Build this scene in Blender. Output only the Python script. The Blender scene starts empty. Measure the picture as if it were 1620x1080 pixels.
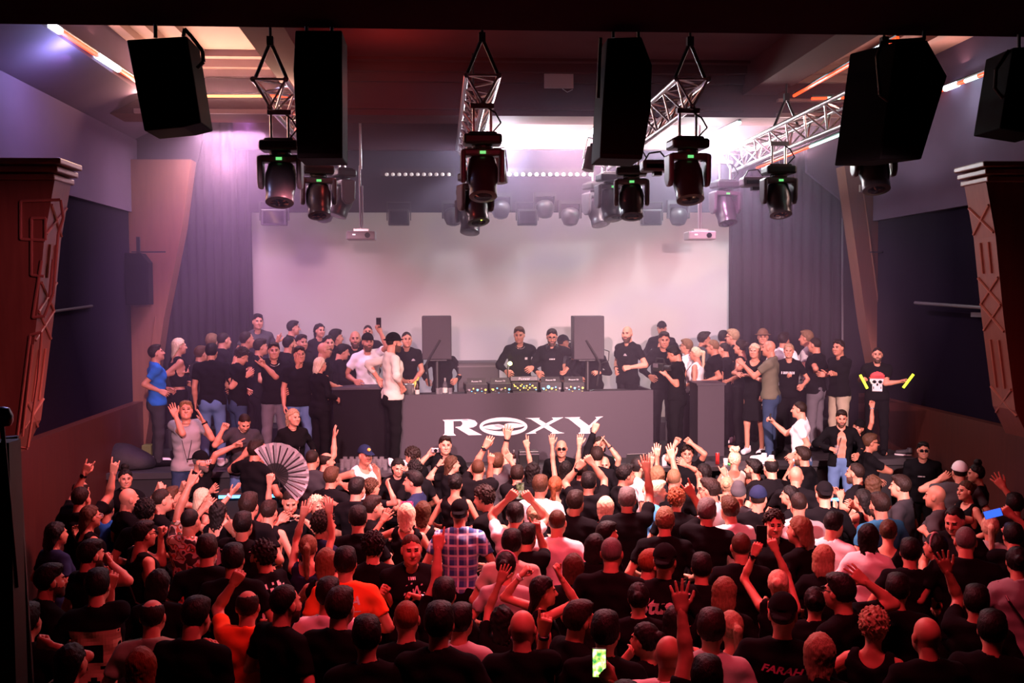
import bpy, math, random
import numpy as np
from mathutils import Vector, Matrix
from mathutils.bvhtree import BVHTree
R = math.radians
random.seed(7)
scene = bpy.context.scene
COL = scene.collection

# ------------------------------------------------------------------ camera
CAM = Vector((0.0, 0.0, 3.75))
F_PX = 1600.0
YAW, ROLL = R(4.15), R(-0.35)
PITCH = math.atan(75.0 / F_PX)
M3 = (Matrix.Rotation(-YAW, 3, 'Z') @ Matrix.Rotation(math.pi / 2 - PITCH, 3, 'X') @ Matrix.Rotation(ROLL, 3, 'Z'))
cam_data = bpy.data.cameras.new('camera')
cam_data.sensor_width = 36.0
cam_data.lens = 36.0 * F_PX / 1620.0
cam_data.clip_end = 200
cam = bpy.data.objects.new('camera', cam_data)
COL.objects.link(cam)
cam.matrix_world = Matrix.Translation(CAM) @ M3.to_4x4()
scene.camera = cam

def ray(px, py):
    return (M3 @ Vector(((px - 810) / F_PX, -(py - 540) / F_PX, -1.0))).normalized()
def at_z(px, py, z):
    d = ray(px, py); return CAM + d * ((z - CAM.z) / d.z)
def at_y(px, py, Y):
    d = ray(px, py); return CAM + d * ((Y - CAM.y) / d.y)
def at_x(px, py, X):
    d = ray(px, py); return CAM + d * ((X - CAM.x) / d.x)

# ------------------------------------------------------------------ tags
def tag(o, label=None, cat=None, group=None, kind=None):
    if label: o['label'] = label
    if cat: o['category'] = cat
    if group: o['group'] = group
    if kind: o['kind'] = kind
    return o
def empty(name, loc=(0, 0, 0), rz=0.0, label=None, cat=None, group=None):
    o = bpy.data.objects.new(name, None); COL.objects.link(o)
    o.empty_display_size = 0.1
    o.location = loc; o.rotation_euler = (0, 0, rz)
    return tag(o, label, cat, group)
def dup(root, loc=None, rot=None, label=None, group=None):
    r = root.copy(); COL.objects.link(r)
    if loc is not None: r.location = loc
    if rot is not None: r.rotation_euler = rot
    if label: r['label'] = label
    if group: r['group'] = group
    for ch in list(root.children):
        c = ch.copy(); COL.objects.link(c); c.parent = r
        for g in list(ch.children):
            d = g.copy(); COL.objects.link(d); d.parent = c
    return r

# ------------------------------------------------------------------ materials
_M = {}
def mat(name, col, rough=0.6, metal=0.0, emit=None, es=1.0, noise=0.12, nscale=14.0, bump=0.0, spec=0.5, alpha=None, trans=0.0):
    if name in _M: return _M[name]
    m = bpy.data.materials.new(name); m.use_nodes = True
    nt = m.node_tree; b = nt.nodes['Principled BSDF']
    b.inputs['Roughness'].default_value = rough
    b.inputs['Metallic'].default_value = metal
    b.inputs['Specular IOR Level'].default_value = spec
    if trans: b.inputs['Transmission Weight'].default_value = trans
    if noise or bump:
        tc = nt.nodes.new('ShaderNodeTexCoord')
        nz = nt.nodes.new('ShaderNodeTexNoise'); nz.inputs['Scale'].default_value = 1 if isinstance(nscale, tuple) else nscale; nz.inputs['Detail'].default_value = 3
        if isinstance(nscale, tuple):
            mp = nt.nodes.new('ShaderNodeMapping'); mp.inputs['Scale'].default_value = nscale; nt.links.new(tc.outputs['Object'], mp.inputs['Vector']); nt.links.new(mp.outputs['Vector'], nz.inputs['Vector'])
        else: nt.links.new(tc.outputs['Object'], nz.inputs['Vector'])
        if noise:
            rp = nt.nodes.new('ShaderNodeMix'); rp.data_type = 'RGBA'
            a = [max(0, c * (1 - noise)) for c in col[:3]] + [1]; c2 = [min(1, c * (1 + noise)) for c in col[:3]] + [1]
            rp.inputs[6].default_value = a; rp.inputs[7].default_value = c2
            nt.links.new(nz.outputs['Fac'], rp.inputs[0]); nt.links.new(rp.outputs[2], b.inputs['Base Color'])
        if bump:
            bp = nt.nodes.new('ShaderNodeBump'); bp.inputs['Strength'].default_value = bump; bp.inputs['Distance'].default_value = 0.02
            nt.links.new(nz.outputs['Fac'], bp.inputs['Height']); nt.links.new(bp.outputs['Normal'], b.inputs['Normal'])
    if not noise: b.inputs['Base Color'].default_value = list(col[:3]) + [1]
    if emit:
        b.inputs['Emission Color'].default_value = list(emit[:3]) + [1]; b.inputs['Emission Strength'].default_value = es
    _M[name] = m
    return m
def wood_mat(name, c1, c2, rough=0.4, scale=3.0):
    if name in _M: return _M[name]
    m = bpy.data.materials.new(name); m.use_nodes = True
    nt = m.node_tree; b = nt.nodes['Principled BSDF']; b.inputs['Roughness'].default_value = rough
    tc = nt.nodes.new('ShaderNodeTexCoord'); mp = nt.nodes.new('ShaderNodeMapping'); mp.inputs['Scale'].default_value = (6, 6, 0.6)
    nz = nt.nodes.new('ShaderNodeTexNoise'); nz.inputs['Scale'].default_value = scale; nz.inputs['Detail'].default_value = 6
    mx = nt.nodes.new('ShaderNodeMix'); mx.data_type = 'RGBA'
    mx.inputs[6].default_value = list(c1) + [1]; mx.inputs[7].default_value = list(c2) + [1]
    nt.links.new(tc.outputs['Object'], mp.inputs['Vector']); nt.links.new(mp.outputs['Vector'], nz.inputs['Vector'])
    nt.links.new(nz.outputs['Fac'], mx.inputs[0]); nt.links.new(mx.outputs[2], b.inputs['Base Color'])
    _M[name] = m
    return m

# ------------------------------------------------------------------ hard-surface mesh builder
class MB:
    def __init__(s): s.v = []; s.f = []
    def add(s, vs, fs):
        n = len(s.v); s.v += [tuple(v) for v in vs]; s.f += [tuple(i + n for i in f) for f in fs]; return s
    def box(s, c, d, M=None):
        x, y, z = d[0] / 2, d[1] / 2, d[2] / 2
        vs = [Vector((sx * x, sy * y, sz * z)) for sz in (-1, 1) for sy in (-1, 1) for sx in (-1, 1)]
        if M is not None: vs = [M @ v for v in vs]
        c = Vector(c); vs = [v + c for v in vs]
        return s.add(vs, [(0, 2, 3, 1), (4, 5, 7, 6), (0, 1, 5, 4), (2, 6, 7, 3), (0, 4, 6, 2), (1, 3, 7, 5)])
    def span(s, a, b):
        a, b = Vector(a), Vector(b)
        return s.box((a + b) / 2, [abs(k) for k in (b - a)])
    def cyl(s, a, b, r, r2=None, n=12):
        a, b = Vector(a), Vector(b); r2 = r if r2 is None else r2
        w = (b - a).normalized(); u = w.orthogonal().normalized(); v = w.cross(u)
        vs = []
        for p, rr in ((a, r), (b, r2)):
            for i in range(n):
                t = 2 * math.pi * i / n; vs.append(p + (u * math.cos(t) + v * math.sin(t)) * rr)
        fs = [(i, (i + 1) % n, n + (i + 1) % n, n + i) for i in range(n)] + [tuple(range(n - 1, -1, -1)), tuple(range(n, 2 * n))]
        return s.add(vs, fs)
    def tube(s, pts, r, n=8):
        for a, b in zip(pts, pts[1:]): s.cyl(a, b, r, n=n)
        return s
    def lathe(s, prof, n=20, M=None):
        vs = []
        for r, z in prof:
            for i in range(n):
                t = 2 * math.pi * i / n; p = Vector((r * math.cos(t), r * math.sin(t), z)); vs.append(M @ p if M is not None else p)
        fs = []
        for k in range(len(prof) - 1):
            for i in range(n):
                fs.append((k * n + i, k * n + (i + 1) % n, (k + 1) * n + (i + 1) % n, (k + 1) * n + i))
        fs += [tuple(range(n - 1, -1, -1)), tuple(range((len(prof) - 1) * n, len(prof) * n))]
        return s.add(vs, fs)
    def prism(s, poly, off):
        """poly: 3-D outline, off: extrusion vector"""
        n = len(poly); off = Vector(off); p = [Vector(q) for q in poly]
        return s.add(p + [q + off for q in p], [tuple(range(n - 1, -1, -1)), tuple(range(n, 2 * n))] + [(i, (i + 1) % n, n + (i + 1) % n, n + i) for i in range(n)])
    def build(s, name, m, parent=None, smooth=False, bevel=0.0):
        me = bpy.data.meshes.new(name); me.from_pydata(s.v, [], s.f)
        if smooth:
            me.polygons.foreach_set('use_smooth', [True] * len(me.polygons))
            try: me.set_sharp_from_angle(angle=R(40))
            except Exception: pass
        o = bpy.data.objects.new(name, me); COL.objects.link(o)
        if m is not None: me.materials.append(m)
        me.update()
        import bmesh
        bm = bmesh.new(); bm.from_mesh(me); bmesh.ops.recalc_face_normals(bm, faces=bm.faces); bm.to_mesh(me); bm.free()
        if parent is not None: o.parent = parent
        if bevel:
            b = o.modifiers.new('edge', 'BEVEL'); b.width = bevel; b.segments = 2; b.limit_method = 'ANGLE'
        return o

# ------------------------------------------------------------------ smooth-union volume mesher (for bodies, clothes, hair)
class Field:
    def __init__(s, lo, hi, v):
        s.v = v; s.o = np.array(lo, float) - v * 2
        s.n = np.ceil((np.array(hi, float) + v * 2 - s.o) / v).astype(int) + 1
        s.D = np.full(s.n, 0.25, np.float32)
    def axes(s, sl=None):
        out = []
        for i in range(3):
            a = s.o[i] + s.v * np.arange(s.n[i]) if sl is None else s.o[i] + s.v * np.arange(sl[i].start, sl[i].stop)
            sh = [1, 1, 1]; sh[i] = -1; out.append(a.reshape(sh).astype(np.float32))
        return out
    def _sl(s, lo, hi):
        a = np.clip(np.floor((lo - s.o) / s.v).astype(int), 0, s.n); b = np.clip(np.ceil((hi - s.o) / s.v).astype(int) + 1, 0, s.n)
        return tuple(slice(int(i), int(j)) for i, j in zip(a, b))
    def _un(s, sl, d, k, sub):
        a = s.D[sl]
        if sub: d = -d; h = np.maximum(k - np.abs(a - d), 0) / k; s.D[sl] = np.maximum(a, d) + h * h * k * .25
        else: h = np.maximum(k - np.abs(a - d), 0) / k; s.D[sl] = np.minimum(a, d) - h * h * k * .25
    def cap(s, a, b, ra, rb=None, k=.03, sq=None, cut=False, sub=False):
        rb = ra if rb is None else rb
        a = np.array(a, float); b = np.array(b, float); m = max(ra, rb) + k + 2 * s.v
        sl = s._sl(np.minimum(a, b) - m, np.maximum(a, b) + m)
        if min(q.stop - q.start for q in sl) <= 0: return
        X, Y, Z = s.axes(sl); ba = b - a; L2 = float(ba @ ba)
        px, py, pz = X - a[0], Y - a[1], Z - a[2]
        if L2 > 1e-12:
            tr = (px * ba[0] + py * ba[1] + pz * ba[2]) / L2; t = np.clip(tr, 0, 1)
            dx, dy, dz = px - t * ba[0], py - t * ba[1], pz - t * ba[2]; r = ra + (rb - ra) * t
        else: dx, dy, dz, r = px, py, pz, ra
        if sq is not None: dx, dy, dz = dx / sq[0], dy / sq[1], dz / sq[2]
        d = np.sqrt(dx * dx + dy * dy + dz * dz) - r
        if cut: d = np.maximum(d, (tr - 1) * math.sqrt(L2))
        s._un(sl, d, k, sub)
    def ell(s, c, r, k=.02, sub=False):
        c = np.array(c, float); r = np.array(r, float); sl = s._sl(c - r - k - 2 * s.v, c + r + k + 2 * s.v)
        if min(q.stop - q.start for q in sl) <= 0: return
        X, Y, Z = s.axes(sl)
        q = np.sqrt(((X - c[0]) / r[0]) ** 2 + ((Y - c[1]) / r[1]) ** 2 + ((Z - c[2]) / r[2]) ** 2)
        s._un(sl, (q - 1) * float(r.min()), k, sub)
    def plane(s, p, n):
        X, Y, Z = s.axes(); n = np.array(n, float); n /= np.linalg.norm(n)
        s.D = np.maximum(s.D, ((X - p[0]) * n[0] + (Y - p[1]) * n[1] + (Z - p[2]) * n[2]).astype(np.float32))
    def mesh(s):
        D = s.D; D[0] = D[-1] = .2; D[:, 0] = D[:, -1] = .2; D[:, :, 0] = D[:, :, -1] = .2
        S = D < 0
        c = [S[i:i - 1 or None, j:j - 1 or None, k:k - 1 or None] for i in (0, 1) for j in (0, 1) for k in (0, 1)]
        al = c[0].copy(); an = c[0].copy()
        for q in c[1:]: al &= q; an |= q
        I = np.argwhere(an & ~al)
        if not len(I): return np.zeros((0, 3)), np.zeros((0, 4), int)
        idx = np.full(an.shape, -1, np.int32); idx[I[:, 0], I[:, 1], I[:, 2]] = np.arange(len(I))
        off = np.array([(i, j, k) for i in (0, 1) for j in (0, 1) for k in (0, 1)])
        V = np.stack([D[I[:, 0] + o[0], I[:, 1] + o[1], I[:, 2] + o[2]] for o in off], 1)
        acc = np.zeros((len(I), 3)); cnt = np.zeros(len(I))
        for a in range(8):
            for b in range(a + 1, 8):
                if np.abs(off[a] - off[b]).sum() != 1: continue
                va, vb = V[:, a], V[:, b]; x = (va < 0) != (vb < 0)
                t = np.where(x, va / np.where(x, va - vb, 1), 0)
                acc += x[:, None] * (off[a] + t[:, None] * (off[b] - off[a])); cnt += x
        P = s.o + s.v * (I + acc / cnt[:, None])
        fs = []
        for ax in range(3):
            o1, o2 = [(1, 2), (2, 0), (0, 1)][ax]
            sa = [slice(1, -1)] * 3; sa[ax] = slice(0, -1); sb = list(sa); sb[ax] = slice(1, None)
            A, B = S[tuple(sa)], S[tuple(sb)]
            for fl, m in ((0, A & ~B), (1, B & ~A)):
                J = np.argwhere(m)
                if not len(J): continue
                base = J + 1; base[:, ax] -= 1
                e1 = np.zeros(3, int); e1[o1] = 1; e2 = np.zeros(3, int); e2[o2] = 1
                q = [base - e1 - e2, base - e2, base, base - e1]
                q = [idx[k[:, 0], k[:, 1], k[:, 2]] for k in q]
                if fl: q = q[::-1]
                fs.append(np.stack(q, 1))
        return P, np.concatenate(fs)
def np_mesh(name, V, Fq, mats, mi=None):
    me = bpy.data.meshes.new(name)
    me.vertices.add(len(V)); me.vertices.foreach_set('co', np.ascontiguousarray(V, np.float32).ravel())
    me.loops.add(Fq.size); me.loops.foreach_set('vertex_index', np.ascontiguousarray(Fq, np.int32).ravel())
    me.polygons.add(len(Fq)); me.polygons.foreach_set('loop_start', np.arange(0, Fq.size, 4, dtype=np.int32))
    me.polygons.foreach_set('use_smooth', np.ones(len(Fq), bool))
    for m in mats: me.materials.append(m)
    if mi is not None: me.polygons.foreach_set('material_index', np.ascontiguousarray(mi, np.int32))
    me.update(calc_edges=True)
    return me
# ------------------------------------------------------------------ people
SKIN = [mat('skin_fair', (.60, .26, .17), .55, noise=.06, nscale=20), mat('skin_warm', (.50, .205, .13), .55, noise=.06, nscale=20), mat('skin_tan', (.36, .145, .088), .55, noise=.06, nscale=20)]
EYE = mat('eye_dark', (.03, .02, .02), .2, noise=0)
LIP = mat('lip', (.42, .14, .12), .45, noise=0)
HAIRC = dict(black=(.008, .006, .006), dark=(.018, .010, .008), brown=(.06, .028, .015), light=(.17, .095, .05), blond=(.64, .47, .31), grey=(.11, .10, .095), red=(.20, .06, .025), dirty=(.34, .22, .13))
def hair_mat(c): return mat('hair_' + c, HAIRC[c], .5, noise=.62, nscale=(130, 130, 7), bump=.35, spec=.15)
CLOTH = dict(black=(.006, .0055, .007), charcoal=(.035, .034, .04), dkgrey=(.06, .058, .065), grey=(.27, .26, .27), ltgrey=(.42, .41, .40), white=(.78, .77, .77), cream=(.62, .56, .46),
             blue=(.02, .13, .48), sky=(.08, .38, .72), teal=(.03, .16, .30), navy=(.015, .022, .06), denim=(.09, .16, .30), dkdenim=(.03, .05, .10), greydenim=(.12, .11, .13), orange=(.90, .12, .035), red=(.6, .03, .03),
             olive=(.13, .12, .085), khaki=(.36, .31, .22), sage=(.30, .34, .26), tan=(.48, .34, .2), beige=(.50, .44, .36), brown=(.16, .08, .05), dkgreen=(.03, .06, .04), pinkgrey=(.4, .3, .33))
def beard_mat(c, k):
    h, q = HAIRC[c], (.50, .28, .20); return mat('beard_' + c, tuple(.62 * h[i] + .30 * q[i] * .5 for i in range(3)), .7, noise=.3, nscale=80, spec=.1)
def cloth_mat(c): return mat('cloth_' + c, CLOTH[c], .95, noise=.10, nscale=9, bump=.25, spec=.06)
def special_cloth(kind):
    if 'cloth_' + kind in _M: return _M['cloth_' + kind]
    m = bpy.data.materials.new('cloth_' + kind); m.use_nodes = True; nt = m.node_tree; b = nt.nodes['Principled BSDF']; b.inputs['Roughness'].default_value = .85
    tc = nt.nodes.new('ShaderNodeTexCoord'); N = nt.nodes.new; L = nt.links.new
    if kind == 'plaid':
        sep = N('ShaderNodeSeparateXYZ'); L(tc.outputs['Object'], sep.inputs[0]); prev = None
        mix = N('ShaderNodeMix'); mix.data_type = 'RGBA'; mix.inputs[6].default_value = (.02, .07, .24, 1); mix.inputs[7].default_value = (.55, .60, .72, 1)
        outs = []
        for ax, fr, th in (('X', 11, .80), ('Z', 10, .80), ('X', 11, .0), ('Z', 10, .0)):
            mu = N('ShaderNodeMath'); mu.operation = 'MULTIPLY'; mu.inputs[1].default_value = fr; L(sep.outputs[ax], mu.inputs[0])
            fr_ = N('ShaderNodeMath'); fr_.operation = 'FRACT'; L(mu.outputs[0], fr_.inputs[0])
            g = N('ShaderNodeMath'); g.operation = 'GREATER_THAN'; g.inputs[1].default_value = th if th else .5; L(fr_.outputs[0], g.inputs[0])
            sc = N('ShaderNodeMath'); sc.operation = 'MULTIPLY'; sc.inputs[1].default_value = .75 if th else .16; L(g.outputs[0], sc.inputs[0]); outs.append(sc)
        for o in outs:
            if prev is None: prev = o; continue
            ad = N('ShaderNodeMath'); ad.operation = 'ADD'; ad.use_clamp = True; L(prev.outputs[0], ad.inputs[0]); L(o.outputs[0], ad.inputs[1]); prev = ad
        L(prev.outputs[0], mix.inputs[0]); L(mix.outputs[2], b.inputs['Base Color'])
    else:
        vo = N('ShaderNodeTexNoise'); vo.inputs['Scale'].default_value = 13; vo.inputs['Detail'].default_value = 1; L(tc.outputs['Object'], vo.inputs['Vector'])
        cr = N('ShaderNodeValToRGB'); cr.color_ramp.interpolation = 'CONSTANT'; e = cr.color_ramp.elements
        e[0].position = 0; e[0].color = (.05, .03, .03, 1); e[1].position = .42; e[1].color = (.62, .5, .44, 1)
        for p, c in ((.5, (.5, .08, .05, 1)), (.56, (.08, .10, .06, 1)), (.62, (.66, .55, .45, 1))):
            q = e.new(p); q.color = c
        L(vo.outputs['Fac'], cr.inputs[0]); L(cr.outputs[0], b.inputs['Base Color'])
    _M['cloth_' + kind] = m
    return m
def top_mat(c): return cloth_mat(c) if c in CLOTH else special_cloth(c)

_hc = {}
def head_mesh(beard):
    """head in its own frame: +Y face, +Z up, origin mid-head"""
    if beard in _hc: return _hc[beard]
    f = Field((-.11, -.13, -.17), (.11, .14, .14), .0072)
    f.ell((0, -.014, .028), (.077, .094, .094), .01)
    f.cap((0, .022, -.02), (0, .036, -.082), .062, .043, k=.03)
    for sx in (-1, 1):
        f.ell((sx * .04, .03, -.055), (.03, .045, .045), .03); f.ell((sx * .036, .064, -.026), (.024, .022, .022), .02)
        f.ell((sx * .079, -.008, -.006), (.012, .023, .034), .006)
    f.cap((-.034, .077, .026), (.034, .077, .026), .013, k=.015)
    for sx in (-1, 1): f.ell((sx * .031, .094, .006), (.017, .012, .012), .012, sub=True)
    f.cap((0, .086, .012), (0, .108, -.028), .009, .0145, k=.010)
    for sx in (-1, 1): f.ell((sx * .012, .096, -.031), (.009, .010, .008), .006)
    f.cap((-.018, .083, -.060), (.018, .083, -.060), .010, k=.006)
    f.cap((-.012, .079, -.072), (.012, .079, -.072), .010, k=.008)
    f.ell((0, .070, -.097), (.024, .02, .02), .02)
    if beard: f.cap((0, .052, -.085), (0, .066, -.112), .046, .03, k=.02)
    f.cap((0, -.030, -.05), (0, -.038, -.17), .053, .056, k=.03)
    V, Q = f.mesh(); C = V[Q].mean(1); x, y, z = np.abs(C[:, 0]), C[:, 1], C[:, 2]
    mi = np.zeros(len(Q), int)
    mi[(np.abs(x - .031) < .014) & (np.abs(z - .007) < .0075) & (y > .06)] = 1
    mi[(x > .013) & (x < .05) & (np.abs(z - .0285 + x * .06) < .0055) & (y > .06)] = 3
    if beard:
        jaw = (z < -.050 + .32 * np.maximum(x - .040, 0)) & (y > -.004) & (z > -.15)
        mi[jaw & ~((np.abs(z + .065) < .009) & (x < .026) & (y > .08))] = 4
        mi[(np.abs(z + .052) < .006) & (x < .026) & (y > .075)] = 4
        mi[(np.abs(x - .066) < .014) & (z > -.05) & (z < -.004) & (y > -.004) & (y < .026)] = 4
    mi[(np.abs(z + .066) < .0085) & (x < .023) & (y > .077)] = 2
    _hc[beard] = (V, Q, mi)
    return _hc[beard]

_hd = {}
POSE = dict(open=((.12, .08, .10, .15), .1, 1), spread=((.15, .05, .05, .1), .1, 2.0), relax=((.55, .5, .45, .4), .5, 1), fist=((1.5, 1.5, 1.5, 1.45), 1.1, .3), point=((1.45, 1.45, 1.4, .05), .9, .5),
            peace=((1.45, 1.4, .08, .08), 1.0, 1.4), horn=((.08, 1.45, 1.4, .08), .9, 1), hold=((.95, .95, .95, .9), .6, .6), flat=((.05, .03, .03, .05), .1, .3), grip=((1.25, 1.2, 1.2, 1.15), .9, .4))
def hand_mesh(pose, ts):
    if (pose, ts) in _hd: return _hd[pose, ts]
    curls, tc, spr = POSE[pose]
    f = Field((-.10, -.10, -.07), (.10, .10, .21), .0060)
    f.cap((0, 0, -.055), (0, 0, .0), .030, .027, k=.01, sq=(1, .8, 1))
    kx = [-.033, -.011, .011, .033]
    for i, x in enumerate(kx):
        x *= ts; f.cap((x * .55, 0, .0), (x, 0, .082 - abs(i - 2) * .004), .019, .0145, k=.012, sq=(1, .8, 1))
    for i, x in enumerate(kx):
        x *= ts; L = [.058, .074, .080, .072][i]; p = np.array((x, 0, .082 - abs(i - 2) * .004)); a = 0; side = (i - 1.5) * .11 * spr * ts
        for j, (fr, rr) in enumerate(((.45, .0098), (.30, .0090), (.25, .0080))):
            a += curls[i] * (1 if j else .85)
            d = np.array((math.sin(side) * math.cos(a), math.sin(a), math.cos(side) * math.cos(a)))
            q = p + d * L * fr; f.cap(p, q, rr, rr * .92, k=.003); p = q
    c = tc; p = np.array((.018 * ts, .004, .012))
    d1 = np.array(((.75 - .3 * c) * ts, .25 + .45 * c, .62)); d1 /= np.linalg.norm(d1)
    q = p + d1 * .045; f.cap(p, q, .018, .0125, k=.01)
    d2 = np.array(((.55 - .9 * c) * ts, .2 + .4 * c, .8)); d2 /= np.linalg.norm(d2); r = q + d2 * .032; f.cap(q, r, .0115, .0105, k=.004)
    d3 = np.array(((.35 - 1.2 * c) * ts, .15 + .3 * c, .9)); d3 /= np.linalg.norm(d3); f.cap(r, r + d3 * .026, .0105, .0085, k=.004)
    V, Q = f.mesh(); _hd[pose, ts] = (V, Q)
    return V, Q

_hr = {}
def wig(style):
    """hair or hat meshes in the head frame; shared between heads"""
    if style in _hr: return _hr[style]
    base, _, var = style.partition(':'); rnd = np.random.RandomState(sum(map(ord, style)) * 7 % 9973)
    v = .009
    def face_cut(f, hl=.100, back=-.082, k=.0):
        X, Y, Z = f.axes()
        n = .80 * (Y - .088) - .60 * (Z - hl - .008) + .006 * np.sin(X * 95 + rnd.rand() * 6) + .004 * np.sin(X * 210) + .5 * np.maximum(np.abs(X) - .045, 0) * (Z < .05)
        f.D = np.maximum(f.D, np.where(Z > hl + .035, -1, n).astype(np.float32) - 0 * k)
        f.D = np.maximum(f.D, (back - Z + 0 * X + 0 * Y).astype(np.float32))
    def rough(f, amp, fr):
        X, Y, Z = f.axes(); p = rnd.rand(6) * 6
        f.D = f.D + (amp * (np.sin(X * fr + p[0] + 2 * np.sin(Z * fr * .6 + p[1])) * np.sin(Y * fr + p[2]) + .7 * np.sin(Z * fr * 1.7 + p[3] + 3 * X * fr * .3) * np.sin((X + Y) * fr * 1.3 + p[4]))).astype(np.float32)
    hair = True
    if base in ('short', 'buzz', 'curly', 'quiff', 'receding', 'ring'):
        t = dict(short=.016, buzz=.006, curly=.026, quiff=.017, receding=.012, ring=.009)[base]
        f = Field((-.13, -.16, -.12), (.13, .15, .19), v * (.8 if base == 'buzz' else 1))
        f.ell((0, -.020, .033), (.075 + t, .093 + t, .091 + t), .01)
        if base == 'quiff': f.ell((0, .055, .108), (.06, .045, .03), .03)
        if base == 'short': f.ell((0, .03, .105), (.065, .06, .026), .03)
        face_cut(f, dict(receding=.122, buzz=.104, ring=.11).get(base, .099), -.078)
        if base == 'receding':
            for sx in (-1, 1): f.ell((sx * .05, .085, .09), (.035, .05, .04), .01, sub=True)
        if base == 'ring': f.ell((0, .01, .125), (.07, .1, .075), .01, sub=True)
        rough(f, dict(curly=.012, short=.0022, quiff=.004, buzz=.0006).get(base, .002), 120 if base == 'curly' else 150)
    elif base in ('long', 'bob', 'pony', 'bun', 'topbun', 'messy', 'wavy'):
        f = Field((-.17, -.24, -.62), (.17, .15, .25), .0105)
        f.ell((0, -.018, .030), (.092, .110, .110), .01)
        L = {'long': .46, 'wavy': .42, 'bob': .17}.get(base, 0)
        if L:
            f.cap((0, -.06, .02), (0, -.085, -L * .55), .085, .088, k=.04, sq=(1.15, .62, 1)); f.cap((0, -.085, -L * .5), (0, -.10, -L), .085, .06, k=.03, sq=(1.15, .5, 1))
            for sx in (-1, 1): f.cap((sx * .072, .0, .03), (sx * .085, -.005, -L * .45), .030, .034, k=.03); f.cap((sx * .085, -.005, -L * .45), (sx * .09, .01 if var == 'f' else -.04, -L * .85), .034, .022, k=.02)
        face_cut(f, .104, -2)
        if not L: f.plane((0, 0, -.085), (0, .25, -1))
        if base == 'pony': f.cap((0, -.125, .055), (0, -.165, .03), .026, .03, k=.01); f.cap((0, -.165, .03), (0, -.165, -.26), .036, .02, k=.02)
        if base == 'bun': f.ell((0, -.135, .05), (.045, .04, .045), .008)
        if base in ('topbun', 'messy'): f.ell((0, -.03, .165), (.055, .055, .05), .012)
        if base == 'messy':
            for i in range(9):
                a = i * .7; f.ell((.055 * math.cos(a), -.03 + .055 * math.sin(a), .175 + .02 * math.sin(2.3 * i)), (.024, .024, .03), .008)
        rough(f, .007 if base in ('wavy', 'messy') else .0035, 70 if base == 'wavy' else 110)
    elif base in ('cap', 'capback', 'beanie', 'bucket', 'straw', 'hijabhood'):
        hair = False; f = Field((-.17, -.20, -.10), (.17, .22, .19), .0085)
        f.ell((0, -.012, .042), (.089, .108, .104), .01)
        if base == 'bucket' or base == 'straw':
            f.plane((0, 0, .035), (0, 0, -1)); f.cap((0, -.01, .043), (0, -.01, .043), .135, k=.012, sq=(1, 1.1, .10))
        elif base == 'beanie': f.plane((0, .05, .045), (0, .35, -1)); f.ell((0, -.03, .12), (.06, .07, .05), .03)
        else:
            f.plane((0, 0, .040), (0, .12 if base == 'cap' else -.12, -1)); sy = 1 if base == 'cap' else -1
            f.cap((0, sy * .085, .045), (0, sy * .135, .030), .070, .062, k=.010, sq=(1, 1, .13)); f.ell((0, -.012, .148), (.008, .008, .006), .004)
    if base == 'hijabhood': pass
    V, Q = f.mesh(); me = np_mesh('hair' if hair else 'cap', V, Q, [None]); _hr[style] = me
    return me

LEGS = {}
def trousers(kind, s_sex):
    key = (kind, s_sex)
    if key in LEGS: return LEGS[key]
    f = Field((-.30, -.24, -.02), (.30, .26, 1.08), .021)
    g = 1.0 if s_sex == 'm' else .94
    f.cap((-.065 * g, -.005, .985), (.065 * g, -.005, .985), .118, k=.05)
    for sx in (-1, 1):
        f.ell((sx * .07, -.055, .90), (.10, .10, .11), .05)
        if kind != 'skirt':
            f.cap((sx * .092, 0, .88), (sx * .115, .012, .5), .102 * g, .073, k=.03)
            if kind == 'shorts': continue
            f.cap((sx * .115, .012, .5), (sx * .122, -.02, .06), .073, .062, k=.03)
    if kind == 'skirt': f.cap((0, -.01, .92), (0, 0, .60), .17, .215, k=.05, sq=(1, .8, 1))
    X, Y, Z = f.axes(); f.D = f.D + (.005 * np.sin(Z * 34 + 9 * X) * np.sin(X * 22 + Z * 8)).astype(np.float32)
    f.plane((0, 0, 1.04), (0, 0, 1)); f.plane((0, 0, {'shorts': .48, 'skirt': .56}.get(kind, .05)), (0, 0, -1))
    V, Q = f.mesh(); LEGS[key] = np_mesh('trousers' if kind != 'skirt' else 'skirt', V, Q, [None])
    return LEGS[key]
def obj_mat(o, m):
    o.material_slots[0].link = 'OBJECT'; o.material_slots[0].material = m
def child(name, me, parent, m=None, M=None):
    o = bpy.data.objects.new(name, me); COL.objects.link(o); o.parent = parent
    if M is not None: o.matrix_local = M
    if m is not None: obj_mat(o, m)
    return o
def shared_mb(key, fn):
    if key not in _hr:
        b = MB(); fn(b); me = bpy.data.meshes.new(key); me.from_pydata(b.v, [], b.f); me.materials.append(None); me.update(); _hr[key] = me
    return _hr[key]
def shades_mb(b):
    for sx in (-1, 1):
        b.box((sx * .033, .104, .006), (.052, .012, .034)); b.box((sx * .070, .055, .012), (.005, .11, .010))
    b.box((0, .108, .014), (.02, .008, .008))
def specs_mb(b):
    for sx in (-1, 1):
        for dz in (-.018, .018): b.box((sx * .032, .106, .006 + dz), (.05, .005, .005))
        for dx in (-.025, .025): b.box((sx * .032 + dx, .106, .006), (.005, .005, .04))
        b.box((sx * .072, .055, .014), (.004, .11, .006))
    b.box((0, .108, .012), (.016, .005, .005))
def band_mb(b):
    b.lathe([(.030, -.013), (.036, -.011), (.036, .011), (.030, .013)], 16)
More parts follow.
